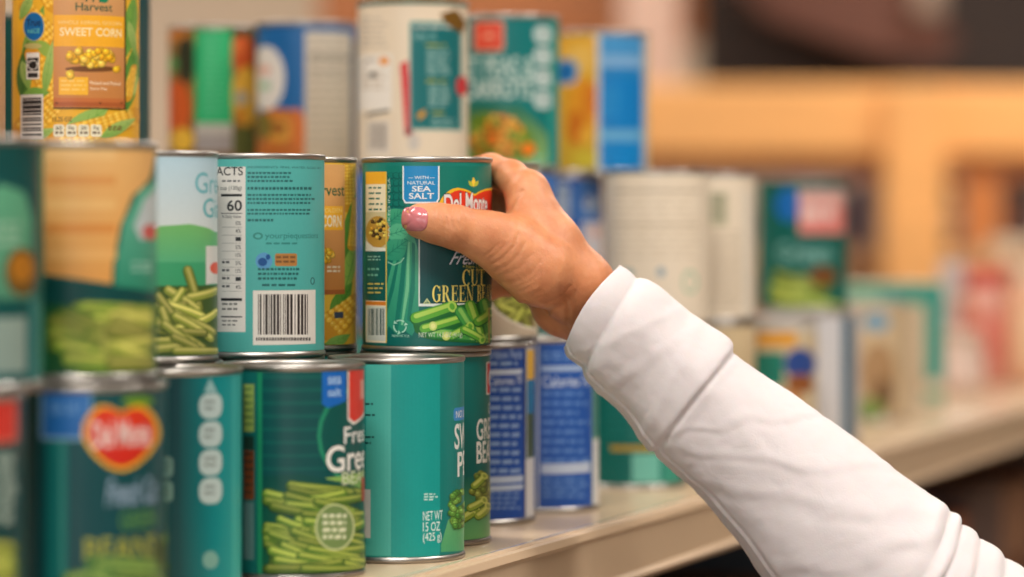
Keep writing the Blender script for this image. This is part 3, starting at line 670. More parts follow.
def d_bluewhite(P):
    P.rect(255, 22, 356, 175, (26, 98, 158)); P.rect(255, 24, 356, 29, (60, 90, 130)); P.poly([(256, 120), (268, 108), (300, 110), (306, 118), (306, 175), (256, 175)], (196, 116, 50), (176, 96, 40))
    P.ell(280, 130, 15, 12, (210, 150, 60)); P.ell(278, 128, 8, 6, (150, 90, 40)); P.ell(264, 126, 8, 14, (120, 104, 40)); P.ell(298, 130, 7, 22, (206, 110, 44)); P.ell(266, 78, 19, 32, (222, 214, 204)); P.ell(264, 70, 7, 5, (226, 170, 150)); P.ell(265, 86, 6, 4, (150, 190, 150))
    P.rect(305, 31, 351, 175, (208, 196, 178), (186, 166, 138)); P.dashes(309, 36, 349, 150, 14, (168, 154, 136), 0.35, 12, 30, 0.15); P.rect(309, 56, 350, 60, (110, 104, 96)); P.rect(309, 72, 350, 75, (150, 140, 126)); P.rect(351, 40, 358, 160, (60, 90, 110))
def d_beige3(P):
    P.rect(352, 4, 480, 170, (232, 214, 188)); P.rrect(359, 56, 392, 110, 2, (238, 230, 218)); P.dashes(361, 18, 388, 50, 6, (200, 186, 168), 0.4, 12, 24, 0.2); P.dashes(362, 72, 388, 92, 4, (206, 190, 170), 0.4, 10, 24, 0.2)
    P.ell(384, 61, 5, 4, (238, 150, 40)); P.ell(373, 75, 4, 2.5, (60, 60, 56)); P.pathline([(362, 66), (368, 60), (376, 60)], 1.6, (150, 130, 110)); P.poly([(366, 114), (389, 109), (389, 112), (366, 117)], (60, 56, 54)); P.barcode(367, 121, 390, 155, (226, 214, 198), (120, 110, 104), n=10)
    P.poly([(400, 64), (408, 60), (413, 132), (405, 136)], (214, 44, 44)); P.rect(405, 128, 413, 136, (150, 40, 44)); P.rrect(409.5, 21, 462, 131, 2, (126, 176, 166)); P.rect(411, 23, 460, 129, (24, 110, 112)); P.dashes(414, 25, 452, 30, 1, (190, 200, 190), 0.7, 10, 22); P.text('try it', 414, 33, 436, 41, (150, 196, 190), bold=0.03)
    P.dashes(426, 44, 446, 47, 1, (170, 170, 60), 0.8, 18, 30, 0); P.dashes(427, 50, 450, 76, 6, (150, 186, 178), 0.55, 10, 24, 0.15); P.dashes(426, 80, 446, 83, 1, (170, 170, 60), 0.8, 18, 30, 0); P.dashes(429, 86, 452, 108, 5, (150, 186, 178), 0.55, 10, 24, 0.15); P.dashes(432, 112, 446, 115, 1, (170, 170, 60), 0.8, 18, 30, 0)
    P.poly([(417, 114), (426, 109), (425, 116), (419, 120)], (210, 150, 30)); P.dashes(432, 119, 456, 127, 2, (150, 186, 178), 0.5, 10, 20); P.ell(462, 86, 6, 10, (206, 60, 64)); P.poly([(440, 14), (456, 9), (466, 24), (462, 34), (452, 28), (444, 22)], (120, 84, 30)); P.ell(414, 142, 6, 9, (206, 196, 184))
def d_peas(P):
    P.rect(450, 17, 565, 175, (8, 116, 116), (14, 126, 118)); P.rect(548, 17, 562, 175, (30, 150, 140)); P.poly([(450, 104), (520, 106), (548, 136), (548, 175), (450, 175)], (14, 104, 84), (150, 190, 110))
    P.rrect(473.5, 21.5, 504, 51, 4, (226, 170, 130)); P.rrect(475, 23, 502.5, 49.5, 3.5, (226, 66, 44)); P.ell(488.5, 36, 8.5, 8, (236, 120, 90)); P.ell(488.5, 36, 6, 5.5, (226, 66, 44)); P.rect(484, 34, 493, 38, (236, 150, 120))
    P.text('SWEET PEAS &', 455, 59, 534, 78, (196, 216, 206), bold=0.05); P.text('CARROTS', 466, 80, 532, 99, (206, 220, 210), bold=0.06); P.icons(533.5, 24, 551.5, 111, 4, (196, 214, 208), (120, 140, 140))
    P.poly([(470, 118), (484, 112), (500, 116), (518, 121), (530, 130), (537, 148), (532, 158), (472, 168)], (110, 140, 40)); P.blobs(502, 138, 30, 20, 70, 5, [(236, 150, 40), (226, 132, 30), (140, 160, 50), (240, 166, 60), (110, 140, 44)]); P.ell(528, 149, 7, 6.5, (240, 128, 30)); P.ell(492, 140, 7, 6, (240, 130, 34)); P.dashes(534, 156, 546, 168, 2, (120, 190, 170), 0.5, 8, 18)
def d_yellow(P):
    P.rect(552, 32, 599, 180, (236, 176, 60), (206, 170, 50)); P.ell(582, 110, 16, 34, (236, 160, 40)); P.ell(590, 100, 8, 18, (226, 130, 30)); P.ell(576, 128, 9, 18, (216, 120, 30)); P.ell(585, 160, 12, 10, (220, 196, 60)); P.ell(578, 60, 14, 14, (238, 190, 90)); P.ell(586, 136, 7, 9, (242, 180, 60))
    P.rrect(548, 61, 578, 84, 9, (150, 190, 210)); P.rrect(548, 63, 575.5, 82, 8, (20, 112, 180)); P.rect(597, 33, 645, 180, (190, 210, 220)); P.rect(600, 34, 643, 180, (36, 132, 196)); P.rect(600, 34, 643, 55, (70, 150, 205)); P.rect(600, 55, 643, 68, (130, 176, 216)); P.rect(600, 76, 643, 130, (10, 128, 200)); P.rect(600, 130, 643, 141, (110, 176, 216)); P.rect(600, 141, 643, 176, (10, 134, 206)); P.dashes(603, 88, 622, 120, 5, (40, 150, 212), 0.5, 10, 22); P.rect(645, 33, 652, 180, (216, 196, 150))
def d_I(P):
    P.rect(505, 175, 604, 330, (28, 92, 176), (30, 90, 170)); P.rect(546, 184, 569, 250, (190, 206, 226)); P.dashes(549, 190, 567, 240, 7, (150, 170, 200), 0.4, 10, 20); P.rect(558, 190, 568, 193, (90, 110, 130)); P.ell(588, 202, 13, 17, (110, 160, 214)); P.ell(588, 202, 10, 13, (24, 84, 170)); P.ell(590, 204, 6, 7, (190, 206, 226)); P.rect(582, 222, 602, 260, (206, 206, 214)); P.ell(594, 232, 5, 6, (226, 180, 170))
def d_cream1(P):
    P.rect(600, 174, 712, 340, (240, 224, 200)); P.dashes(612, 184, 704, 262, 12, (222, 204, 178), 0.35, 20, 46, 0.15); P.rect(612, 190, 700, 192, (190, 172, 148)); P.rect(612, 224, 700, 226, (200, 182, 156)); P.ell(628, 273, 6, 4, (150, 176, 176)); P.ell(661, 272, 4, 5, (150, 170, 180)); P.ell(690, 282, 8, 12, (170, 200, 170)); P.ell(690, 282, 5.5, 9, (240, 224, 200))
def d_cream2(P):
    P.rect(650, 178, 757, 340, (240, 224, 200)); P.rrect(710, 192, 728, 226, 2, (196, 190, 160)); P.dashes(712, 196, 726, 222, 4, (130, 130, 110), 0.5, 8, 16); P.dashes(712, 232, 748, 310, 12, (200, 184, 160), 0.35, 14, 30, 0.2); P.rect(744, 192, 752, 330, (236, 226, 208))
def d_K(P):
    P.rect(757, 175, 850, 318, (8, 92, 84), (10, 104, 90)); P.rect(757, 175, 764, 318, (10, 118, 110)); P.ell(788, 205, 13, 17, (20, 104, 180)); P.rect(799, 190, 845, 234, (226, 130, 120)); P.rect(799, 190, 845, 206, (220, 170, 160)); P.dashes(802, 208, 842, 224, 1, (236, 200, 190), 0.8, 20, 40)
    P.text('Green', 777, 242, 832, 262, (130, 180, 170), bold=0.04); P.ell(796, 296, 26, 22, (130, 150, 60)); P.beans(768, 276, 848, 316, 10, 44, 6, ((60, 110, 40), (140, 160, 60), (180, 190, 90))); P.ell(823, 276, 14, 10, (120, 74, 34))
def d_G1(P):
    P.rect(715, 314, 822, 460, (216, 196, 160)); P.rect(715, 316, 822, 330, (206, 200, 190)); P.rect(757, 332, 796, 346, (236, 166, 50)); P.rect(754, 352, 784, 386, (20, 130, 110)); P.ell(800, 364, 16, 16, (50, 80, 150)); P.ell(800, 384, 14, 10, (150, 90, 50)); P.rect(760, 392, 800, 420, (200, 140, 80))
def d_G2(P):
    P.rect(770, 310, 812, 450, (200, 180, 140)); P.rect(811, 312, 842, 450, (214, 212, 214)); P.rect(842, 312, 853, 450, (60, 100, 120)); P.ell(792, 364, 14, 14, (40, 60, 130)); P.ell(795, 386, 12, 10, (140, 80, 40))
def d_G3(P):
    P.rect(828, 300, 912, 425, (210, 186, 150)); P.ell(876, 322, 14, 9, (110, 160, 190)); P.ell(878, 372, 18, 30, (176, 140, 100)); P.ell(884, 396, 10, 18, (120, 90, 60)); P.ell(870, 410, 14, 12, (130, 156, 80))
def plainlabel(c1, c2):
    def f(P):
        t = P.cx; W2 = 0.33*P.h
        ytop = HY + (1.655 - 1)*P.h - (P.base/CH)*P.h
        P.rect(t - W2*0.9, ytop + P.h*0.1, t + W2*0.1, ytop + P.h*0.5, c1); P.rect(t - W2*0.2, ytop + P.h*0.55, t + W2*0.9, ytop + P.h*0.9, c2)
    return f
def d_H(P):
    P.rect(470, 160, 536, 342, (206, 186, 150)); P.rect(488, 215, 540, 342, (196, 176, 136)); P.beans(486, 292, 534, 332, 12, 26, 3.2, ((84, 96, 30), (150, 156, 60), (196, 196, 100)), ang=1.3, bgc=(120, 110, 60))
    P.poly([(486, 300), (500, 316), (520, 326), (540, 330), (540, 342), (486, 342)], (204, 186, 160)); P.pathline([(488, 300), (497, 312), (510, 321), (524, 327), (536, 330)], 2.2, (232, 222, 206))
def d_dark(P):
    ytop = HY - 1.345*P.h; P.rect(P.cx - 10, ytop + 4, P.cx + 60, ytop + P.h, (30, 74, 76))

GR1, GR2, GR3 = 'cans in the bottom layer on the shelf', 'cans in the middle layer of the stack', 'cans in the top layer of the stack'
held = can(427, 192, 2, d_held, (14, 120, 106), 'green bean can with blue sea salt panel gripped by the hand', GR2)
can(397, 200.8, 1, d_B, (20, 150, 142), 'plain teal can with NET WT 15 OZ printed low on its front', GR1, d=1658, x=-63.8)
can(426, 192, 1, d_C, (10, 112, 104), 'teal green bean can with red square logo, directly under the gripped can', GR1, d=1738, x=-50)
can(293, 211, 1, d_A, (8, 92, 86), 'dark green bean can with blue and red ribbons and round pale seal', GR1)
can(474, 179, 1, d_D, (28, 78, 164), 'nearer of two royal blue cans with white nutrition panels on the shelf', GR1)
can(541, 171.6, 1, d_E, (38, 90, 172), 'farther of two royal blue cans, on the shelf partly behind the white sleeve', GR1)
can(633, 158, 1, d_F, (10, 100, 92), 'dark teal can with thin gold band under the white sleeve, past the blue cans', GR1, d=2110, x=85)
can(168, 218, 1, d_icons, (6, 110, 112), 'teal can with a column of pale nutrition icons near the shelf bottom left', GR1)
can(85, 240, 1, d_crestcan, (8, 80, 82), 'blurred dark teal can with red and yellow crest logo', GR1)
can(-62, 255, 1, d_L1a, (8, 70, 72), 'blurred dark can cut by left frame edge with red patch, bottom layer', GR1)
can(770, 140, 1, d_G1, (216, 196, 160), 'blurred beige can with orange band and green patch beyond the sleeve', GR1)
can(815, 133, 1, d_G2, (206, 196, 190), 'blurred can with broad white strip beneath the far dark green can', GR1)
can(868, 118, 1, d_G3, (206, 186, 150), 'blurred tan can with brown picture beside the teal edged carton', GR1)
can(-43, 250, 2, d_L2a, (10, 84, 82), 'blurred dark teal can with amber spot cut by left frame edge, middle layer', GR2)
can(77, 235, 2, d_L2b, (12, 100, 84), 'blurred can with big orange panel above green beans', GR2)
can(149, 208, 2, d_GG, (186, 214, 222), 'pale blue and green can with Green Giant lettering at its edge', GR2, x=-194, d=1595)
can(256, 201.5, 2, d_ingr, (82, 174, 168), 'light teal can turned to its ingredients list and barcode', GR2, x=-141, d=1657)
can(292, 191, 2, d_corn2, (240, 186, 60), 'yellow sweet corn can squeezed between the barcode can and the gripped can', GR2)
can(478, 177, 2, d_H, (206, 186, 150), 'beige can with green vegetable picture just behind the hand', GR2)
can(555, 142, 2, d_I, (30, 92, 172), 'blue can with white panel and ring beyond the knuckles', GR2)
can(657, 155, 2, d_cream1, (226, 210, 184), 'left of the two cream cans with faint text above the sleeve', GR2)
can(705, 148, 2, d_cream2, (226, 210, 186), 'right of the two cream cans with faint text above the sleeve', GR2)
can(803, 132, 2, d_K, (8, 96, 88), 'far blurred dark green can with pink red patch, right of the cream cans', GR2)
can(76, 187, 3, d_corn3, (244, 184, 48), 'yellow corn can lettered Happy Harvest sweet corn at top left', GR3)
can(92, 172, 3, d_dark, (24, 70, 74), 'dark teal can standing right behind the Happy Harvest corn can', GR3)
can(40, 155, 3, d_dark, (10, 66, 60), 'dark green can seen as a sliver left of the Happy Harvest corn can', GR3)
can(-61, 195, 3, None, (196, 150, 116), 'brownish can cut off at the top left corner of the picture', GR3)
can(218, 146, 3, d_peach, (170, 120, 60), 'blurred fruit can with bright green text panel in the top layer', GR3)
can(307, 149, 3, d_bluewhite, (30, 100, 158), 'blurred blue and white fruit can with pale round logo in the top layer', GR3)
can(413, 164, 3, d_beige3, (232, 214, 188), 'cream can with green rim and teal recipe panel above the gripped can', GR3, green=True)
can(507, 154, 3, d_peas, (10, 120, 116), 'teal peas and carrots can with red square logo in the top layer', GR3)
can(601, 142, 3, d_yellow, (226, 180, 80), 'yellow and bright blue can at the right end of the top layer', GR3)
# cans underneath and behind that carry the upper layers
HG = 'cans hidden inside the stack'
def under(x, d, layer, base, label, c1=(230, 226, 214), c2=(120, 160, 60)):
    for X, D, l in CANS:
        if l == layer and math.hypot(X*1000 - x, D*1000 - d) < 76.3: print('CLASH', x, d, layer, X, D)
    h = 333.0/d*1000
    can(512 + x*F/d, h, layer, plainlabel(c1, c2), base, label, HG, x=x, d=d)
hid1 = 'teal can hidden in the bottom layer of the stack behind the front row'
for x, d in ((-192.5, 1604), (-142, 1666), (-128, 1746), (-259, 1790), (-271, 1942), (-338, 2148), (-330, 1700), (-223.5, 2281), (-152.7, 2235), (-67, 2030), (-4, 2162), (34, 2345), (145, 2250), (-21+0, 1940)):
    if (x, d) == (-21, 1940): continue
    if x == 145: under(x, d, 1, (214, 190, 150), 'beige can under the right cream can, mostly behind the white sleeve', (226, 160, 60), (150, 150, 90))
    else: under(x, d, 1, TEAL, hid1)
hid2 = 'blue and white can hidden in the middle layer behind the gripped can'
for x, d in ((-259, 1785), (-271, 1938), (-338, 2148), (-328, 1706), (-223.5, 2281), (-152.7, 2235), (-67, 2030), (-4, 2162)):
    under(x, d, 2, (60, 110, 176), hid2, (226, 226, 226), (60, 110, 176))

# ------------------------------------------------------------------ shelf
TH = math.atan2(1677 - 512, F); SR = math.pi/2 - TH
E0 = Vector((0.0279, 1.744))
def sp(a, b, z): # shelf coords: along, into
    return Vector((E0.x + a*math.sin(TH) - b*math.cos(TH), E0.y + a*math.cos(TH) + b*math.sin(TH), z))
DECK = mat('cream_enamel_shelf', rgb(206, 180, 148), rough=0.28, noise=0.04, nscale=6, bump=0.05, bscale=60)
RAIL = mat('tan_price_rail_plastic', rgb(206, 178, 146), rough=0.38, noise=0.03, nscale=5)
LIP = mat('clear_lip_plastic', rgb(222, 200, 172), rough=0.15, coat=0.5)
UPR = mat('brown_enamel_upright', rgb(140, 108, 84), rough=0.45, noise=0.08)
sh = empty('store_shelf', (E0.x, E0.y, SHELF_Z), SR); tag(sh, 'long cream metal store shelf with tan price rail carrying the stacked cans', 'shelf')
box('deck', -1.3, 4.6, 0.004, 0.62, -0.022, 0, DECK, sh, bev=0.0015)
bm = bmesh.new(); prof = [(0.004, 0.0), (0.0, 0.0015), (-0.004, 0.001), (-0.0055, -0.003), (-0.0035, -0.0055), (-0.0035, -0.031), (-0.0065, -0.034), (-0.004, -0.0375), (0.002, -0.036), (0.004, -0.032)]
A_ = [bm.verts.new((-1.3, y, z)) for y, z in prof]; B_ = [bm.verts.new((4.6, y, z)) for y, z in prof]
for i in range(len(prof)): j = (i+1) % len(prof); bm.faces.new((A_[i], A_[j], B_[j], B_[i]))
bm.faces.new(A_[::-1]); bm.faces.new(B_); bm_obj('price_rail', bm, RAIL, sh)
box('lip', -1.3, 4.6, 0.004, 0.008, 0.0, 0.0022, LIP, sh, bev=0.0006)
for a in (-1.28, 0.0+0.9, 2.4, 4.5): box('bracket', a, a+0.02, 0.1, 0.6, -0.07, -0.022, UPR, sh, bev=0.002)
fr = empty('shelf_frame', tuple(sp(0, 0.67, 0)), SR); tag(fr, 'brown metal frame with uprights behind and below the cream shelf', 'frame')
for a in (-1.28, 0.9, 2.4, 4.5): box('upright', a - 0.01, a+0.04, 0, 0.05, 0, 1.25, UPR, fr, bev=0.003)
box('back_panel', -1.3, 4.6, -0.02, 0, 0, 1.22, mat('dark_back_panel', rgb(70, 50, 40), rough=0.7, noise=0.1), fr)
ls = empty('base_shelf', tuple(sp(0, 0, 0)), SR); tag(ls, 'dark brown base shelf low under the cream shelf', 'shelf')
box('deck', -1.3, 4.6, 0.03, 0.60, 0.83, 0.86, UPR, ls, bev=0.002)
box('plinth', -1.3, 4.6, 0.08, 0.58, 0, 0.83, mat('dark_plinth_enamel', rgb(84, 62, 50), rough=0.6, noise=0.1), ls, bev=0.002)
# cartons on the lower shelf
rnd = random.Random(5)
BC = [(150, 96, 66), (120, 80, 62), (166, 98, 62), (104, 82, 76), (150, 108, 80), (110, 76, 60), (84, 96, 108)]
lowlab = 'brown carton in the shade on the base shelf below the price rail'
a = -0.1; i = 0
while a < 3.0:
    w = rnd.uniform(0.09, 0.16); hh = rnd.uniform(0.285, 0.312)
    c = BC[i % len(BC)]
    root = empty('carton', tuple(sp(a + w/2, 0.115, 0.86)), SR); tag(root, lowlab, 'carton', 'cartons on the lower shelf')
    bb = box('box_body', -w/2, w/2, -0.07, 0.12, 0, hh, mat('dark_card_%d' % (i % len(BC)), rgb(c), rough=0.6, noise=0.15, nscale=9), root, bev=0.002)
    box('front_panel', -w*0.36, w*0.36, -0.0712, -0.0698, hh*0.2, hh*0.75, mat('dark_card_print_%d' % (i % 3), rgb([(120, 84, 60), (84, 60, 50), (110, 66, 44)][i % 3]), rough=0.5, noise=0.2, nscale=30), root)
    a += w + rnd.uniform(0.004, 0.02); i += 1

# far goods on the cream shelf
def flatprint(P, name, parent, loc, rz=0):
    me = P.mesh((0, 0, 0), name); o = bpy.data.objects.new(name, me); COL.objects.link(o); o.parent = parent; o.location = loc; return o
Yc = 2.93
ct = empty('carton', ((893-512)*Yc/F, Yc + 0.03, SHELF_Z), 0); tag(ct, 'blurred beige food carton with thick teal border on the far shelf', 'carton')
hh = CAM_H - (283-HY)*Yc/F
CARD = mat('beige_carton_board', rgb(206, 190, 164), rough=0.5, noise=0.05)
box('box_body', -0.05, 0.05, -0.03, 0.05, 0, hh, CARD, ct, bev=0.001)
P = Print(flat=(100, hh*1000, Yc*1000, (893-512)*Yc/F*1000 - 50, 0))
P.rect(842, 283, 944, 305, (110, 170, 140), (130, 180, 150)); P.rect(880, 283, 944, 302, (60, 150, 132)); P.rect(925, 283, 944, 380, (60, 150, 134)); P.rect(844, 306, 925, 396, (206, 184, 154)); P.ell(884, 350, 24, 28, (186, 154, 120)); P.ell(892, 372, 14, 18, (130, 100, 66)); P.rect(925, 392, 944, 402, (90, 160, 130)); P.ell(868, 318, 11, 8, (120, 170, 196))
flatprint(P, 'front_print', ct, (-0.05, -0.0301, 0))
def jar(px, ytop, Y, r, cols, label, name='jar'):
    H = CAM_H - (ytop-HY)*Y/F
    o = empty(name, ((px-512)*Y/F, Y, SHELF_Z)); tag(o, label, 'jar', 'jars at the far end of the shelf')
    lathe('glass_body', [(0, 0), (r*0.92, 0), (r, 0.004), (r, H*0.68), (r*0.94, H*0.76), (r*0.72, H*0.82), (r*0.72, H*0.86), (0, H*0.86)], mat('jar_' + str(cols[0]), rgb(cols[0]), rough=0.25, noise=0.1), o, seg=40)
    lathe('lid', [(0, H*0.85), (r*0.78, H*0.85), (r*0.8, H*0.86), (r*0.8, H*0.98), (r*0.76, H), (0, H)], mat('lid_' + str(cols[1]), rgb(cols[1]), rough=0.35), o, seg=40)
    lathe('paper_label', [(r*1.005, H*0.16), (r*1.012, H*0.165), (r*1.012, H*0.6), (r*1.005, H*0.605)], mat('jarlab_' + str(cols[2]), rgb(cols[2]), rough=0.5, noise=0.1, nscale=60), o, seg=40)
jar(986, 268, 3.45, 0.030, ((216, 150, 130), (208, 84, 70), (214, 124, 106)), 'blurred red jar with red lid at the far right of the shelf')
jar(1012, 236, 3.75, 0.036, ((226, 170, 120), (216, 190, 160), (236, 196, 150)), 'blurred tall amber jar with cream lid by the right picture edge')
jar(952, 262, 3.50, 0.020, ((196, 186, 180), (196, 190, 190), (206, 196, 190)), 'blurred slim grey jar left of the red jar')
jar(1030, 262, 3.45, 0.032, ((226, 176, 140), (226, 200, 170), (230, 190, 150)), 'blurred peach coloured jar cut by the right picture edge')
jar(960, 330, 3.22, 0.026, ((214, 186, 168), (206, 180, 160), (220, 196, 184)), 'blurred low pale pink jar in front of the slim grey jar')

# ------------------------------------------------------------------ store room
FLOOR = mat('polished_store_floor', rgb(150, 132, 116), rough=0.35, noise=0.08, nscale=2)
WALLM = mat('tan_painted_wall', rgb(200, 180, 156), rough=0.8, noise=0.05, nscale=1.2)
struct(box('floor', -6, 7, -4, 12.2, -0.05, 0, FLOOR))
struct(box('wall_back', -6, 7, 12, 12.2, 0, 3.6, WALLM))
struct(box('wall_left', -6.2, -6, -4, 12.2, 0, 3.6, WALLM))
struct(box('wall_right', 7, 7.2, -4, 12.2, 0, 3.6, WALLM))
struct(box('ceiling', -6, 7, -4, 12.2, 3.6, 3.7, mat('white_ceiling_tiles', rgb(225, 220, 212), rough=0.9, noise=0.03)))
for k, p in enumerate(LAMPS):
    o = empty('ceiling_light', (p[0], p[1], 3.6)); tag(o, 'rectangular ceiling light hanging over the aisle out of view', 'ceiling light', 'ceiling lights')
    box('housing', -0.62, 0.62, -0.32, 0.32, -0.22, -0.0, mat('lamp_housing', rgb(220, 220, 220), rough=0.5), o, bev=0.01)
    box('diffuser', -0.59, 0.59, -0.29, 0.29, -0.235, -0.221, mat('lamp_diffuser', rgb(240, 240, 235), rough=0.5, emit=((1, 0.95, 0.88, 1), 2.0)), o)
WOOD = mat('honey_pine', rgb(234, 170, 100), rough=0.5, noise=0.10, nscale=5, stretch=(0.6, 6, 6))
WOODD = mat('amber_pine', rgb(206, 128, 66), rough=0.5, noise=0.12, nscale=5, stretch=(6, 6, 0.6))
def pxbox(name, x0, y0, x1, y1, Y, th, m, parent=None, bev=0.01):
    k = Y/F
    return box(name, (x0-512)*k, (x1-512)*k, Y, Y + th, CZ - (y1-HY)*k, CZ - (y0-HY)*k, m, parent, bev)
# timber frame of a market stand across the aisle
st = empty('wooden_stand', (0, 0, 0)); tag(st, 'blurred honey pine timber stand with wide beam and posts across the aisle', 'stand')
Ys = 6.2
pxbox('beam', 470, 84, 1420, 156, Ys, 0.14, WOOD, st)
pxbox('lower_rail', 470, 157, 1420, 178, Ys + 0.05, 0.08, mat('shade_toned_pine', rgb(176, 108, 62), rough=0.6, noise=0.1), st)  # pine colour darkened to paint the shaded side below the beam
k = Ys/F
def post(x0, x1, m): box('post', (x0-512)*k, (x1-512)*k, Ys - 0.04, Ys + 0.06, 0, CZ - (84-HY)*k, m, st, bev=0.01)
post(884, 944, WOOD); post(1180, 1240, WOOD); post(480, 540, WOOD)
rp = empty('wooden_post', ((981-512)*(Ys+0.7)/F, Ys + 0.7, 0)); tag(rp, 'darker amber timber post standing behind the pine counter', 'post')
box('shaft', -19*k, 19*k, -0.05, 0.05, 0, CZ - (165-HY)*k, WOODD, rp, bev=0.01); box('cap', -22*k, 22*k, -0.06, 0.06, CZ - (165-HY)*k, CZ - (160-HY)*k, WOODD, rp, bev=0.005)
cw = empty('wooden_counter', (0, 0, 0)); tag(cw, 'blurred pale pine counter behind the timber stand', 'counter')
pxbox('counter_top', 470, 252, 1420, 268, Ys + 0.1, 0.5, mat('counter_pine', rgb(214, 168, 120), rough=0.5, noise=0.1), cw)
pxbox('counter_front', 470, 268, 1420, 560, Ys + 0.16, 0.05, mat('counter_front_pine', rgb(190, 140, 100), rough=0.5, noise=0.15, nscale=3), cw)
PK = [('brown', 'behind the left cream can'), ('tan', 'behind the right cream can'), ('dark mauve', 'just right of the cream cans'), ('pinkish grey', 'behind the far dark green can'), ('grey violet', 'right above the far dark green can'), ('dull mauve', 'touching the front post'), ('dark brown', 'between the two posts'), ('blackish', 'right of the rear amber post')]
for i, (x0, x1, y0, c) in enumerate(((650, 690, 205, (150, 120, 96)), (700, 748, 190, (190, 150, 120)), (752, 786, 196, (110, 90, 84)), (790, 818, 178, (176, 150, 146)), (820, 850, 186, (140, 124, 126)), (852, 880, 178, (112, 92, 96)), (944, 960, 182, (70, 46, 36)), (1008, 1040, 176, (56, 48, 52)))):
    o = empty('packet', ((0.5*(x0+x1)-512)*(Ys+0.25)/F, Ys + 0.3, CZ - (252-HY)*(Ys+0.1)/F)); tag(o, 'blurred %s packet on the pine counter %s' % (PK[i]), 'packet', 'packets on the pine counter')
    w = (x1-x0)*k/2; H = (252-y0)*k*1.02
    box('bag', -w, w, -0.05, 0.05, 0, H, mat('packet_foil_%d' % i, rgb(c), rough=0.5, noise=0.2, nscale=14), o, bev=0.02)
    box('front_panel', -w*0.6, w*0.6, -0.052, -0.049, H*0.25, H*0.7, mat('packet_print_%d' % (i % 3), rgb([(200, 180, 170), (120, 70, 60), (90, 90, 110)][i % 3]), rough=0.5), o)
# dark canopy above the stand
cn = empty('dark_canopy', (0, 0, 0)); tag(cn, 'dark brown canopy with a reddish rafter hanging above the pine stand', 'canopy')
pxbox('canopy_panel', 706, -260, 1500, 84, 7.6, 0.3, mat('dark_brown_boards', rgb(58, 46, 40), rough=0.8, noise=0.15, nscale=2), cn)
kk = 7.3/F
bm = bmesh.new(); pts = [(690, -60), (860, -60), (960, 40), (940, 58), (880, 52), (770, 18)]
f1 = [bm.verts.new(((x-512)*kk, 7.3, CZ - (y-HY)*kk)) for x, y in pts]; f2 = [bm.verts.new(((x-512)*kk, 7.42, CZ - (y-HY)*kk)) for x, y in pts]
bm.faces.new(f1); bm.faces.new(f2[::-1])
for i in range(len(pts)): j = (i+1) % len(pts); bm.faces.new((f1[i], f1[j], f2[j], f2[i]))
bm_obj('rafter', bm, mat('red_brown_timber', rgb(108, 66, 50), rough=0.7, noise=0.15, nscale=3), cn)
pxbox('pale_plate', 915, -30, 945, 16, 7.2, 0.05, mat('pale_grey_plate', rgb(150, 126, 108), rough=0.6, noise=0.1), cn)
# orange board behind the top layer, pale column
ob = empty('wooden_board', (0, 0, 0)); tag(ob, 'blurred orange brown board high behind the top layer of cans', 'board')
pxbox('panel', 318, -200, 700, 34, 8.2, 0.08, mat('orange_brown_board', rgb(190, 118, 68), rough=0.6, noise=0.2, nscale=1.5), ob)
pxbox('edge_strip', 318, 34, 700, 40, 8.18, 0.1, WOODD, ob)
pc = empty('pale_column', (0, 0, 0)); tag(pc, 'blurred pale pink column left of the dark canopy', 'column')
box('shaft', (622-512)*6.9/F, (682-512)*6.9/F, 6.9, 7.1, 0, 3.6, mat('pale_pink_plaster', rgb(190, 158, 140), rough=0.8, noise=0.06), pc, bev=0.02)
box('base', (616-512)*6.9/F, (690-512)*6.9/F, 6.86, 7.14, 0, 0.15, mat('pale_pink_plaster', rgb(214, 178, 156)), pc, bev=0.01)

# ------------------------------------------------------------------ the hand (distance field -> one continuous skin)
def W3(px, py, Y): return np.array([(px-512)*Y/F, Y, -(py-HY)*Y/F])   # mm, relative to the eye
G = 0.8
lo = np.array([-76.0, 1668.0, -86.0]); hi = np.array([104.0, 1808.0, 52.0])
ax = [np.arange(lo[i], hi[i] + G, G, dtype=np.float32) for i in range(3)]
def cone(p, a, b, ra, rb, fy=1.0):
    px, py, pz = p; ba = b - a; L = float(ba @ ba)
    t = np.clip(((px-a[0])*ba[0] + (py-a[1])*ba[1] + (pz-a[2])*ba[2])/L, 0, 1).astype(np.float32)
    d = np.sqrt((px-a[0]-t*ba[0])**2 + ((py-a[1]-t*ba[1])/fy)**2 + (pz-a[2]-t*ba[2])**2)
    return d - (ra + t*(rb-ra))
def smin(a, b, k):
    h = np.maximum(k - np.abs(a-b), 0)/k
    return np.minimum(a, b) - h*h*k*0.25
def chain(p, pts, k=2.5, fy=1.0):
    out = None
    for q0, q1 in zip(pts, pts[1:]):
        c = cone(p, W3(*q0[:3]), W3(*q1[:3]), q0[3], q1[3], fy)
        out = c if out is None else smin(out, c, k)
    return out
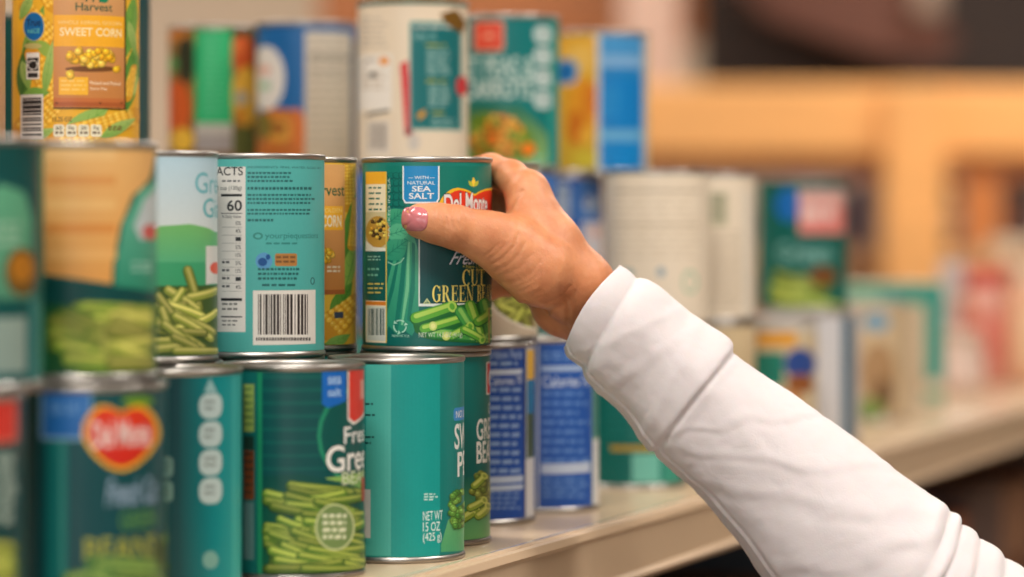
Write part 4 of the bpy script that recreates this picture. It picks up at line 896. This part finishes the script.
def hand_sdf(p):
    X, Y, Z = p
    # wrist and forearm
    wr = chain(p, [(578, 290, 1724, 19.5), (606, 320, 1728, 18.5), (690, 395, 1728, 20)], 6)
    wr = smin(wr, chain(p, [(566, 292, 1742, 18), (602, 324, 1740, 18)], 6), 10)
    palm = wr
    for ch, k in (([(578, 284, 1716, 18.5), (552, 243, 1717, 16), (527.5, 193, 1728, 11.8)], 12),       # index metacarpal
                  ([(578, 287, 1732, 17), (550, 247, 1742, 14.5), (531, 213, 1750, 12)], 12),
                  ([(576, 296, 1745, 16), (560, 262, 1758, 14), (540, 238, 1766, 11.5)], 12),
                  ([(570, 304, 1748, 16), (560, 285, 1766, 13), (545, 268, 1776, 10.5)], 12),
                  ([(560, 303, 1742, 17.5), (548, 297, 1756, 12)], 8),                           # heel of the palm
                  ([(568, 290, 1712, 15), (540, 272, 1701, 19.5), (516, 254, 1699, 17.5), (498, 242, 1697, 15.5)], 8),      # ball of the thumb
                  ([(520, 238, 1708, 12), (526, 214, 1718, 11)], 10)):                             # web of skin
        palm = smin(palm, chain(p, ch, 6), k)
    thumb = chain(p, [(505, 244, 1697, 15), (480, 235, 1693, 13.6), (455, 227, 1688, 12.2), (437, 223.5, 1687.5, 11.2), (421, 221, 1688.0, 10.1)], 3)
    fing = [([(527.5, 192, 1729, 11.5), (511, 177, 1745, 9.8), (491, 169.5, 1764, 9.2), (466, 172, 1784, 8.2), (442, 180, 1783, 7.4)]),
            ([(533, 213, 1750, 12), (504, 199, 1776, 9.2), (472, 204, 1787, 8.3), (444, 210, 1783, 7.4)]),
            ([(542, 240, 1766, 11), (510, 236, 1786, 8.8), (476, 240, 1789, 8.0), (446, 246, 1783, 7.2)]),
            ([(545, 268, 1776, 10), (515, 281, 1784, 8.4), (488, 287, 1786, 7.6), (463, 288, 1781, 6.8)])]
    out = smin(palm, thumb, 7)
    # flat thumb tip under the nail
    for f in fing: out = np.minimum(out, smin(palm, chain(p, f, 3), 7))
    # the can is hard: flesh gives way
    canr = 37.9 - np.sqrt((X + 49.0)**2 + (Y - 1734.0)**2)
    out = np.maximum(out, canr - 0.05)
    # creases: shallow grooves on the side that faces the thumb
    sx = X/Y*F + 512; sy = HY - Z/Y*F
    g = np.zeros_like(out)
    for pts, dep, w in CREASES:
        best = None
        for (ax_, ay), (bx, by) in zip(pts, pts[1:]):
            L = (bx-ax_)**2 + (by-ay)**2; t = np.clip(((sx-ax_)*(bx-ax_) + (sy-ay)*(by-ay))/L, 0, 1)
            d2 = (sx-ax_-t*(bx-ax_))**2 + (sy-ay-t*(by-ay))**2
            best = d2 if best is None else np.minimum(best, d2)
        g = np.maximum(g, dep*np.exp(-best/(w*w)))
    out = out + np.where(Y < 1722, g, 0)
    return out
CREASES = [([(447, 208), (445, 216), (447, 225)], 0.55, 1.6), ([(452, 207), (450, 217), (453, 228)], 0.6, 1.6), ([(458, 209), (457, 219), (459, 227)], 0.5, 1.5),
           ([(462, 211), (463, 222)], 0.35, 1.4), ([(441, 210), (440, 220)], 0.3, 1.4),
           ([(489, 266), (503, 258), (514, 246), (518, 234)], 0.5, 1.5), ([(494, 271), (508, 265), (519, 254), (525, 243)], 0.38, 1.4), ([(499, 277), (512, 273), (524, 265), (532, 254)], 0.32, 1.4),
           ([(504, 284), (517, 282), (530, 275), (540, 262)], 0.35, 1.7), ([(510, 292), (522, 291), (536, 284)], 0.3, 1.7), ([(486, 261), (497, 254), (506, 244)], 0.4, 1.6),
           ([(524, 303), (534, 309), (548, 311), (562, 306)], 1.1, 2.4), ([(567, 300), (569, 315), (566, 332)], 0.9, 2.2), ([(528, 306), (540, 316), (552, 324)], 0.45, 1.8), ([(560, 288), (569, 302)], 0.4, 2.0),
           ([(482, 258), (492, 251), (500, 243)], 0.35, 1.3), ([(507, 288), (519, 287), (531, 281), (540, 271)], 0.35, 1.3), ([(516, 297), (528, 297), (540, 291)], 0.3, 1.4),
           ([(498, 263), (509, 254), (516, 244)], 0.3, 1.1), ([(506, 273), (519, 267), (528, 257)], 0.3, 1.1), ([(466, 208), (468, 222)], 0.25, 1.2), ([(455, 236), (462, 244)], 0.3, 1.3), ([(444, 228), (446, 238)], 0.25, 1.2),
           ([(540, 306), (546, 318), (556, 330)], 0.4, 1.6), ([(548, 302), (562, 296), (570, 286)], 0.4, 1.8), ([(575, 292), (578, 306), (572, 322)], 0.35, 1.8),
           ([(522, 191), (514, 201), (508, 211)], 0.8, 2.2), ([(505, 213), (516, 217), (528, 219)], 0.35, 2.0), ([(534, 190), (540, 200)], 0.25, 2.5)]
def surface_nets(axs, fn, G):
    nx, ny, nz = (len(a) for a in axs)
    V = np.empty((nx, ny, nz), np.float32)
    st = 24
    for i in range(0, nx, st):
        gx, gy, gz = np.meshgrid(axs[0][i:i+st], axs[1], axs[2], indexing='ij')
        V[i:i+st] = fn((gx, gy, gz))
    S = V < 0
    corners = [(0,0,0),(1,0,0),(0,1,0),(1,1,0),(0,0,1),(1,0,1),(0,1,1),(1,1,1)]
    sl = lambda A, c: A[c[0]:nx-1+c[0], c[1]:ny-1+c[1], c[2]:nz-1+c[2]]
    cnt = sum(sl(S, c).astype(np.int8) for c in corners); act = (cnt > 0) & (cnt < 8)
    idx = np.argwhere(act); vid = -np.ones(act.shape, np.int64); vid[act] = np.arange(len(idx))
    acc = np.zeros((len(idx), 3)); num = np.zeros(len(idx))
    for a in range(8):
        for b in range(a+1, 8):
            ca, cb = corners[a], corners[b]
            if sum(abs(ca[k]-cb[k]) for k in range(3)) != 1: continue
            va = V[idx[:,0]+ca[0], idx[:,1]+ca[1], idx[:,2]+ca[2]]; vb = V[idx[:,0]+cb[0], idx[:,1]+cb[1], idx[:,2]+cb[2]]
            m = (va < 0) != (vb < 0); t = np.where(m, va/np.where(m, va-vb, 1), 0)
            pt = np.array(ca) + t[:, None]*(np.array(cb)-np.array(ca))
            acc[m] += pt[m]; num[m] += 1
    P = (idx + acc/num[:, None])*G + np.array([a[0] for a in axs])
    quads = []
    for d in range(3):
        e = [0, 0, 0]; e[d] = 1; u, v = [(1, 2), (2, 0), (0, 1)][d]
        A = S[:nx-1, :ny-1, :nz-1]; B = S[e[0]:nx-1+e[0], e[1]:ny-1+e[1], e[2]:nz-1+e[2]]
        ch = np.argwhere(A != B); ch = ch[(ch[:, u] > 0) & (ch[:, v] > 0)]
        inside = A[ch[:,0], ch[:,1], ch[:,2]]
        def g(du, dv):
            q = ch.copy(); q[:, u] -= du; q[:, v] -= dv; return vid[q[:,0], q[:,1], q[:,2]]
        Q = np.stack([g(0,0), g(1,0), g(1,1), g(0,1)], 1)
        Q[~inside] = Q[~inside][:, ::-1]
        Q = Q[(Q >= 0).all(1)]; quads.append(Q)
    return P, np.concatenate(quads)
HV, HQ = surface_nets(ax, hand_sdf, G)
HW = HV*MM + np.array([0, 0, CZ])
# skin material
def skin_material():
    m = bpy.data.materials.new('warm_skin'); m.use_nodes = True; nt = m.node_tree; b = nt.nodes['Principled BSDF']
    b.inputs['Roughness'].default_value = 0.46; b.inputs['Specular IOR Level'].default_value = 0.4
    b.inputs['Subsurface Weight'].default_value = 0.22; b.inputs['Subsurface Radius'].default_value = (1.0, 0.32, 0.16); b.inputs['Subsurface Scale'].default_value = 0.0035
    tc = nt.nodes.new('ShaderNodeTexCoord')
    n = nt.nodes.new('ShaderNodeTexNoise'); n.inputs['Scale'].default_value = 55; n.inputs['Detail'].default_value = 6; n.inputs['Roughness'].default_value = 0.6
    nt.links.new(tc.outputs['Object'], n.inputs['Vector'])
    r = nt.nodes.new('ShaderNodeValToRGB'); r.color_ramp.elements[0].position = 0.3; r.color_ramp.elements[1].position = 0.72
    r.color_ramp.elements[0].color = rgb(196, 122, 80); r.color_ramp.elements[1].color = rgb(224, 154, 108)
    nt.links.new(n.outputs[0], r.inputs[0]); nt.links.new(r.outputs[0], b.inputs['Base Color'])
    v = nt.nodes.new('ShaderNodeTexVoronoi'); v.inputs['Scale'].default_value = 900; v.feature = 'DISTANCE_TO_EDGE'
    mp = nt.nodes.new('ShaderNodeMapping'); mp.inputs['Scale'].default_value = (1.0, 0.6, 0.55); mp.inputs['Rotation'].default_value = (0, 0.7, 0)
    n3 = nt.nodes.new('ShaderNodeTexNoise'); n3.inputs['Scale'].default_value = 140; n3.inputs['Detail'].default_value = 4
    nt.links.new(tc.outputs['Object'], mp.inputs[0]); nt.links.new(mp.outputs[0], v.inputs['Vector']); nt.links.new(tc.outputs['Object'], n3.inputs['Vector'])
    b1 = nt.nodes.new('ShaderNodeBump'); b1.inputs['Strength'].default_value = 0.45; b1.inputs['Distance'].default_value = 0.0004
    b2 = nt.nodes.new('ShaderNodeBump'); b2.inputs['Strength'].default_value = 0.4; b2.inputs['Distance'].default_value = 0.0010
    nt.links.new(v.outputs['Distance'], b1.inputs['Height']); nt.links.new(n3.outputs[0], b2.inputs['Height']); nt.links.new(b1.outputs[0], b2.inputs['Normal']); nt.links.new(b2.outputs[0], b.inputs['Normal'])
    return m
SKIN = skin_material()
org = np.array([(560-512)*1.72/F, 1.72, CZ - 0.09*0])
person = mesh_obj('person', HW - org, HQ, SKIN, None, True); person.location = tuple(org)
sm = person.modifiers.new('smooth', 'SMOOTH'); sm.factor = 0.5; sm.iterations = 2
tag(person, 'person reaching in from the right, hand gripping a green bean can, white sleeve', 'person')
# thumb nail, laid on the skin
def nail():
    nu, nv = 26, 22; cx, cy = 414.6, 219.0; rx, ry = 13.2, 12.2; rot = 0.06
    vs, top = [], []
    for j in range(nv+1):
        for i in range(nu+1):
            a = -1 + 2*i/nu; b = -1 + 2*j/nv
            # square to rounded plate
            ex = 3.2; l = (abs(a)**ex + abs(b)**ex)**(1/ex); mx = max(abs(a), abs(b)); s = (mx/l) if l > 0 else 1
            u, v = a*s, b*s
            top.append((cx + u*rx*math.cos(rot) - v*ry*math.sin(rot), cy + v*ry*math.cos(rot) + u*rx*math.sin(rot), min(1, mx)))
    T = np.array(top)
    d0 = np.full(len(T), 1668.0); 
    for _ in range(40):
        pp = (((T[:,0]-512)*d0/F).astype(np.float32), d0.astype(np.float32), (-(T[:,1]-HY)*d0/F).astype(np.float32))
        q = hand_sdf(pp); d0 = d0 + np.clip(q*0.8, -0.5, 2.0)
    d0 = np.minimum(d0, 1688.5)
    base = d0.reshape(nv+1, nu+1)
    for _ in range(6):     # a nail plate is smoother than the skin around it
        bb = base.copy(); bb[1:-1, 1:-1] = (base[:-2, 1:-1] + base[2:, 1:-1] + base[1:-1, :-2] + base[1:-1, 2:])/4; base = bb
    d0 = base.ravel()
    lift = 0.9*(1 - T[:,2]**5) + 0.15
    d1 = d0 - lift
    V = [(((x-512)*d/F)*MM, d*MM, CZ - (y-HY)*d/F*MM) for (x, y, _), d in zip(T, d1)] + [(((x-512)*d/F)*MM, (d+0.9)*MM, CZ - (y-HY)*d/F*MM) for (x, y, _), d in zip(T, d0)]
    n = (nu+1)*(nv+1); Fc = []
    for j in range(nv):
        for i in range(nu):
            k = j*(nu+1) + i; Fc.append((k, k+1, k+nu+2, k+nu+1)); Fc.append((n+k, n+k+nu+1, n+k+nu+2, n+k+1))
    rim = [i for i in range(nu)] + [j*(nu+1)+nu for j in range(nv)] + [nv*(nu+1)+i for i in range(nu, 0, -1)] + [j*(nu+1) for j in range(nv, 0, -1)]
    for a, b in zip(rim, rim[1:] + rim[:1]): Fc.append((a, n+a, n+b, b))
    o = mesh_obj('fingernail', np.array(V) - org, Fc, mat('pink_nail_varnish', rgb(206, 116, 120), rough=0.22, coat=0.35, noise=0.03, nscale=200), person, True)
    o['label'] = 'glossy pink varnished thumbnail'
nail()

# ------------------------------------------------------------------ sleeve
def sleeve():
    ST = [((619,266),(564.5,347)), ((626,268.5),(567,357)), ((634.5,277),(581,366)), ((638,279.5),(584,371)), ((646,280.5),(585,377)), ((661,288),(594,388)), ((675,301),(606,397)),
          ((694,317),(620,410)), ((712,328),(630,424)), ((727,337),(640,439)), ((732.5,344),(648,451)), ((735,352),(652,457)), ((760,370),(672,474)), ((800,396),(702,500)),
          ((850,432),(735,540)), ((895,467),(765,585)), ((917,484),(785,610)), ((940,500),(806,640)), ((952,512),(818,655)), ((966,523),(830,672)), ((999,549),(862,706)), ((1030,572),(895,740)), ((1090,625),(950,800)), ((1190,735),(1040,905)), ((1300,860),(1150,1020))]
    N = len(ST); par = np.zeros(N); C = np.array([((a[0]+b[0])/2, (a[1]+b[1])/2) for a, b in ST])
    par[1:] = np.cumsum(np.linalg.norm(np.diff(C, axis=0), axis=1)); par += np.arange(N)*0.01
    total = par[-1]; ns = 420; s = np.linspace(0, total, ns)
    tx = np.interp(s, par, [q[0][0] for q in ST]); ty = np.interp(s, par, [q[0][1] for q in ST]); bx = np.interp(s, par, [q[1][0] for q in ST]); by = np.interp(s, par, [q[1][1] for q in ST])
    def sm(a, k=5):
        pad = np.concatenate([np.full(k, a[0]) - (a[1]-a[0])*np.arange(k, 0, -1), a, np.full(k, a[-1]) + (a[-1]-a[-2])*np.arange(1, k+1)]); ker = np.hanning(2*k+3)[1:-1]; ker /= ker.sum()
        return np.convolve(pad, ker, 'valid')
    tx, ty, bx, by = sm(tx), sm(ty), sm(bx), sm(by)
    Yc = np.interp(s, [0, 150, 400, total], [1721, 1721, 1706, 1690])
    k = Yc/F
    top = np.stack([(tx-512)*k, Yc, -(ty-HY)*k], 1); bot = np.stack([(bx-512)*k, Yc, -(by-HY)*k], 1)
    cen = (top+bot)/2; half = (top-bot)/2; hw = np.linalg.norm(half, axis=1); n = half/hw[:, None]
    s8 = par[10]; nphi = 220
    ph = np.linspace(0, 2*np.pi, nphi, endpoint=False)
    V = []
    def bumpf(i, cp, spn, q):
        """fold relief in mm; cp = cos(phi) (+1 upper edge), spn = sin(phi) (-1 faces the viewer)"""
        S = s[i]; r = 0.0
        # step at the end of the hem band and at the turned back cuff
        g = S - (par[3] - 3)
        r -= 1.1*math.exp(-(g/3.0)**2)
        r += 0.8*math.exp(-((S - par[4])/9)**2)
        e = S - (s8 + 14*(cp*cp - 0.45)*0.35)
        r += 1.7/(1 + math.exp(e/1.3)) - 1.1*math.exp(-((e-3.2)/3.2)**2)
        # fabric undulation, longer along the arm
        r += 1.0*mnoise.noise(Vector((S*0.016, cp*1.6, spn*1.6 + 4)))*min(1, S/40)
        r += 0.5*mnoise.noise(Vector((S*0.03 + cp*2.4, S*0.02 - cp*3.2, spn*2.6 + 9)))*min(1, S/40)
        r += 0.16*mnoise.noise(Vector((S*0.13, cp*7, spn*7)))
        # drag folds running down from the turned back cuff
        if S > s8:
            for off, sl, am, wd in ((34, 70, 0.4, 6), (84, 110, 0.32, 9), (150, 120, 0.42, 12), (222, 60, 0.5, 9)):
                x = S - s8 - off - sl*cp*0.9 + 16*mnoise.noise(Vector((S*0.02, cp*2, off)))
                am2 = am*(0.5 + 0.5*mnoise.noise(Vector((off, cp*1.7, 2.2))) + 0.35)
                r += am2*math.exp(-(x/wd)**2) - am2*0.7*math.exp(-((x - wd*1.5)/(wd*0.9))**2)
        else:
            for off, sl, am, wd in ((40, 34, 0.5, 5), (75, 20, 0.45, 6), (105, -16, 0.5, 6)):
                x = S - off - sl*cp; r += am*math.exp(-(x/wd)**2)*(1 - 0.4*cp)
        # gathers at the elbow
        z = S - par[17] + 9*mnoise.noise(Vector((cp*1.4, spn*1.4, 7.7)))
        for off, am, wd in ((2, 1.3, 10), (24, 2.5, 7), (46, 1.4, 8), (76, 1.9, 12), (112, 2.2, 13), (152, 2.6, 13)):
            x = z - off + 14*spn*0.5 - (26 if off > 30 else 6)*(1 - cp)*0.6; am *= 0.75 + 0.8*mnoise.noise(Vector((off*0.37, cp*1.8, spn*1.8)))
            r += am*(math.exp(-(x/wd)**2) - 0.75*math.exp(-((x - wd*1.25)/(wd*0.42))**2))
        # side seam along the lower edge
        dphi = abs(math.atan2(spn, cp)) - 2.70
        if spn < 0: r += 0.45*math.exp(-(dphi/0.03)**2) - 0.45*math.exp(-((dphi + 0.075)/0.04)**2)
        return r
    for i in range(ns):
        for q in range(nphi):
            c, sn = math.cos(ph[q]), math.sin(ph[q])
            r = bumpf(i, c, sn, q)
            dep = hw[i]*(0.9 + 0.20*math.exp(-s[i]/50))
            edge = 5.0*(1-c*c)*math.exp(-s[i]/14.0)       # cuff mouth bows towards the viewer
            tng = np.array([n[i][2], 0, -n[i][0]])
            if tng[0] > 0: tng = -tng
            p = cen[i] + n[i]*(hw[i] + r - (1.2 if s[i] < 600 else 0))*c + np.array([0, 1, 0])*(dep + r)*sn + tng*edge*(1 if sn < 0 else -1)
            V.append(p)
    # inner lining of the cuff
    back = 34
    for t in range(back):
        i = t
        for q in range(nphi):
            c, sn = math.cos(ph[q]), math.sin(ph[q]); rr = 1.9 + 0.03*t
            p = np.array(V[i*nphi + q]) - (n[i]*c + np.array([0, 1, 0])*sn)*rr
            V.append(p)
    Fc = []
    for i in range(ns-1):
        for q in range(nphi):
            w = (q+1) % nphi; Fc.append((i*nphi+q, i*nphi+w, (i+1)*nphi+w, (i+1)*nphi+q))
    o2 = ns*nphi
    for t in range(back-1):
        for q in range(nphi):
            w = (q+1) % nphi; Fc.append((o2+t*nphi+q, o2+(t+1)*nphi+q, o2+(t+1)*nphi+w, o2+t*nphi+w))
    for q in range(nphi):
        w = (q+1) % nphi; Fc.append((q, o2+q, o2+w, w))
    last = (ns-1)*nphi; Fc.append(tuple(last + q for q in range(nphi)))
    V = np.array(V)*MM + np.array([0, 0, CZ])
    m = bpy.data.materials.new('white_jersey_cotton'); m.use_nodes = True; nt = m.node_tree; b = nt.nodes['Principled BSDF']
    b.inputs['Base Color'].default_value = rgb(222, 213, 213); b.inputs['Roughness'].default_value = 0.85; b.inputs['Specular IOR Level'].default_value = 0.2
    b.inputs['Sheen Weight'].default_value = 0.25; b.inputs['Subsurface Weight'].default_value = 0.1; b.inputs['Subsurface Scale'].default_value = 0.003
    tc = nt.nodes.new('ShaderNodeTexCoord'); n1 = nt.nodes.new('ShaderNodeTexNoise'); n1.inputs['Scale'].default_value = 900; n1.inputs['Detail'].default_value = 2
    n2 = nt.nodes.new('ShaderNodeTexNoise'); n2.inputs['Scale'].default_value = 60; n2.inputs['Detail'].default_value = 4; n2.inputs['Distortion'].default_value = 0.8
    nt.links.new(tc.outputs['Object'], n1.inputs['Vector']); nt.links.new(tc.outputs['Object'], n2.inputs['Vector'])
    b1 = nt.nodes.new('ShaderNodeBump'); b1.inputs['Strength'].default_value = 0.25; b1.inputs['Distance'].default_value = 0.0003
    b2 = nt.nodes.new('ShaderNodeBump'); b2.inputs['Strength'].default_value = 0.3; b2.inputs['Distance'].default_value = 0.0012
    nt.links.new(n1.outputs[0], b1.inputs['Height']); nt.links.new(n2.outputs[0], b2.inputs['Height']); nt.links.new(b1.outputs[0], b2.inputs['Normal']); nt.links.new(b2.outputs[0], b.inputs['Normal'])
    o = mesh_obj('sleeve', V - org, Fc, m, person, True); o['label'] = 'loose white jersey sleeve with turned back cuff'
sleeve()
bpy.context.view_layer.update()
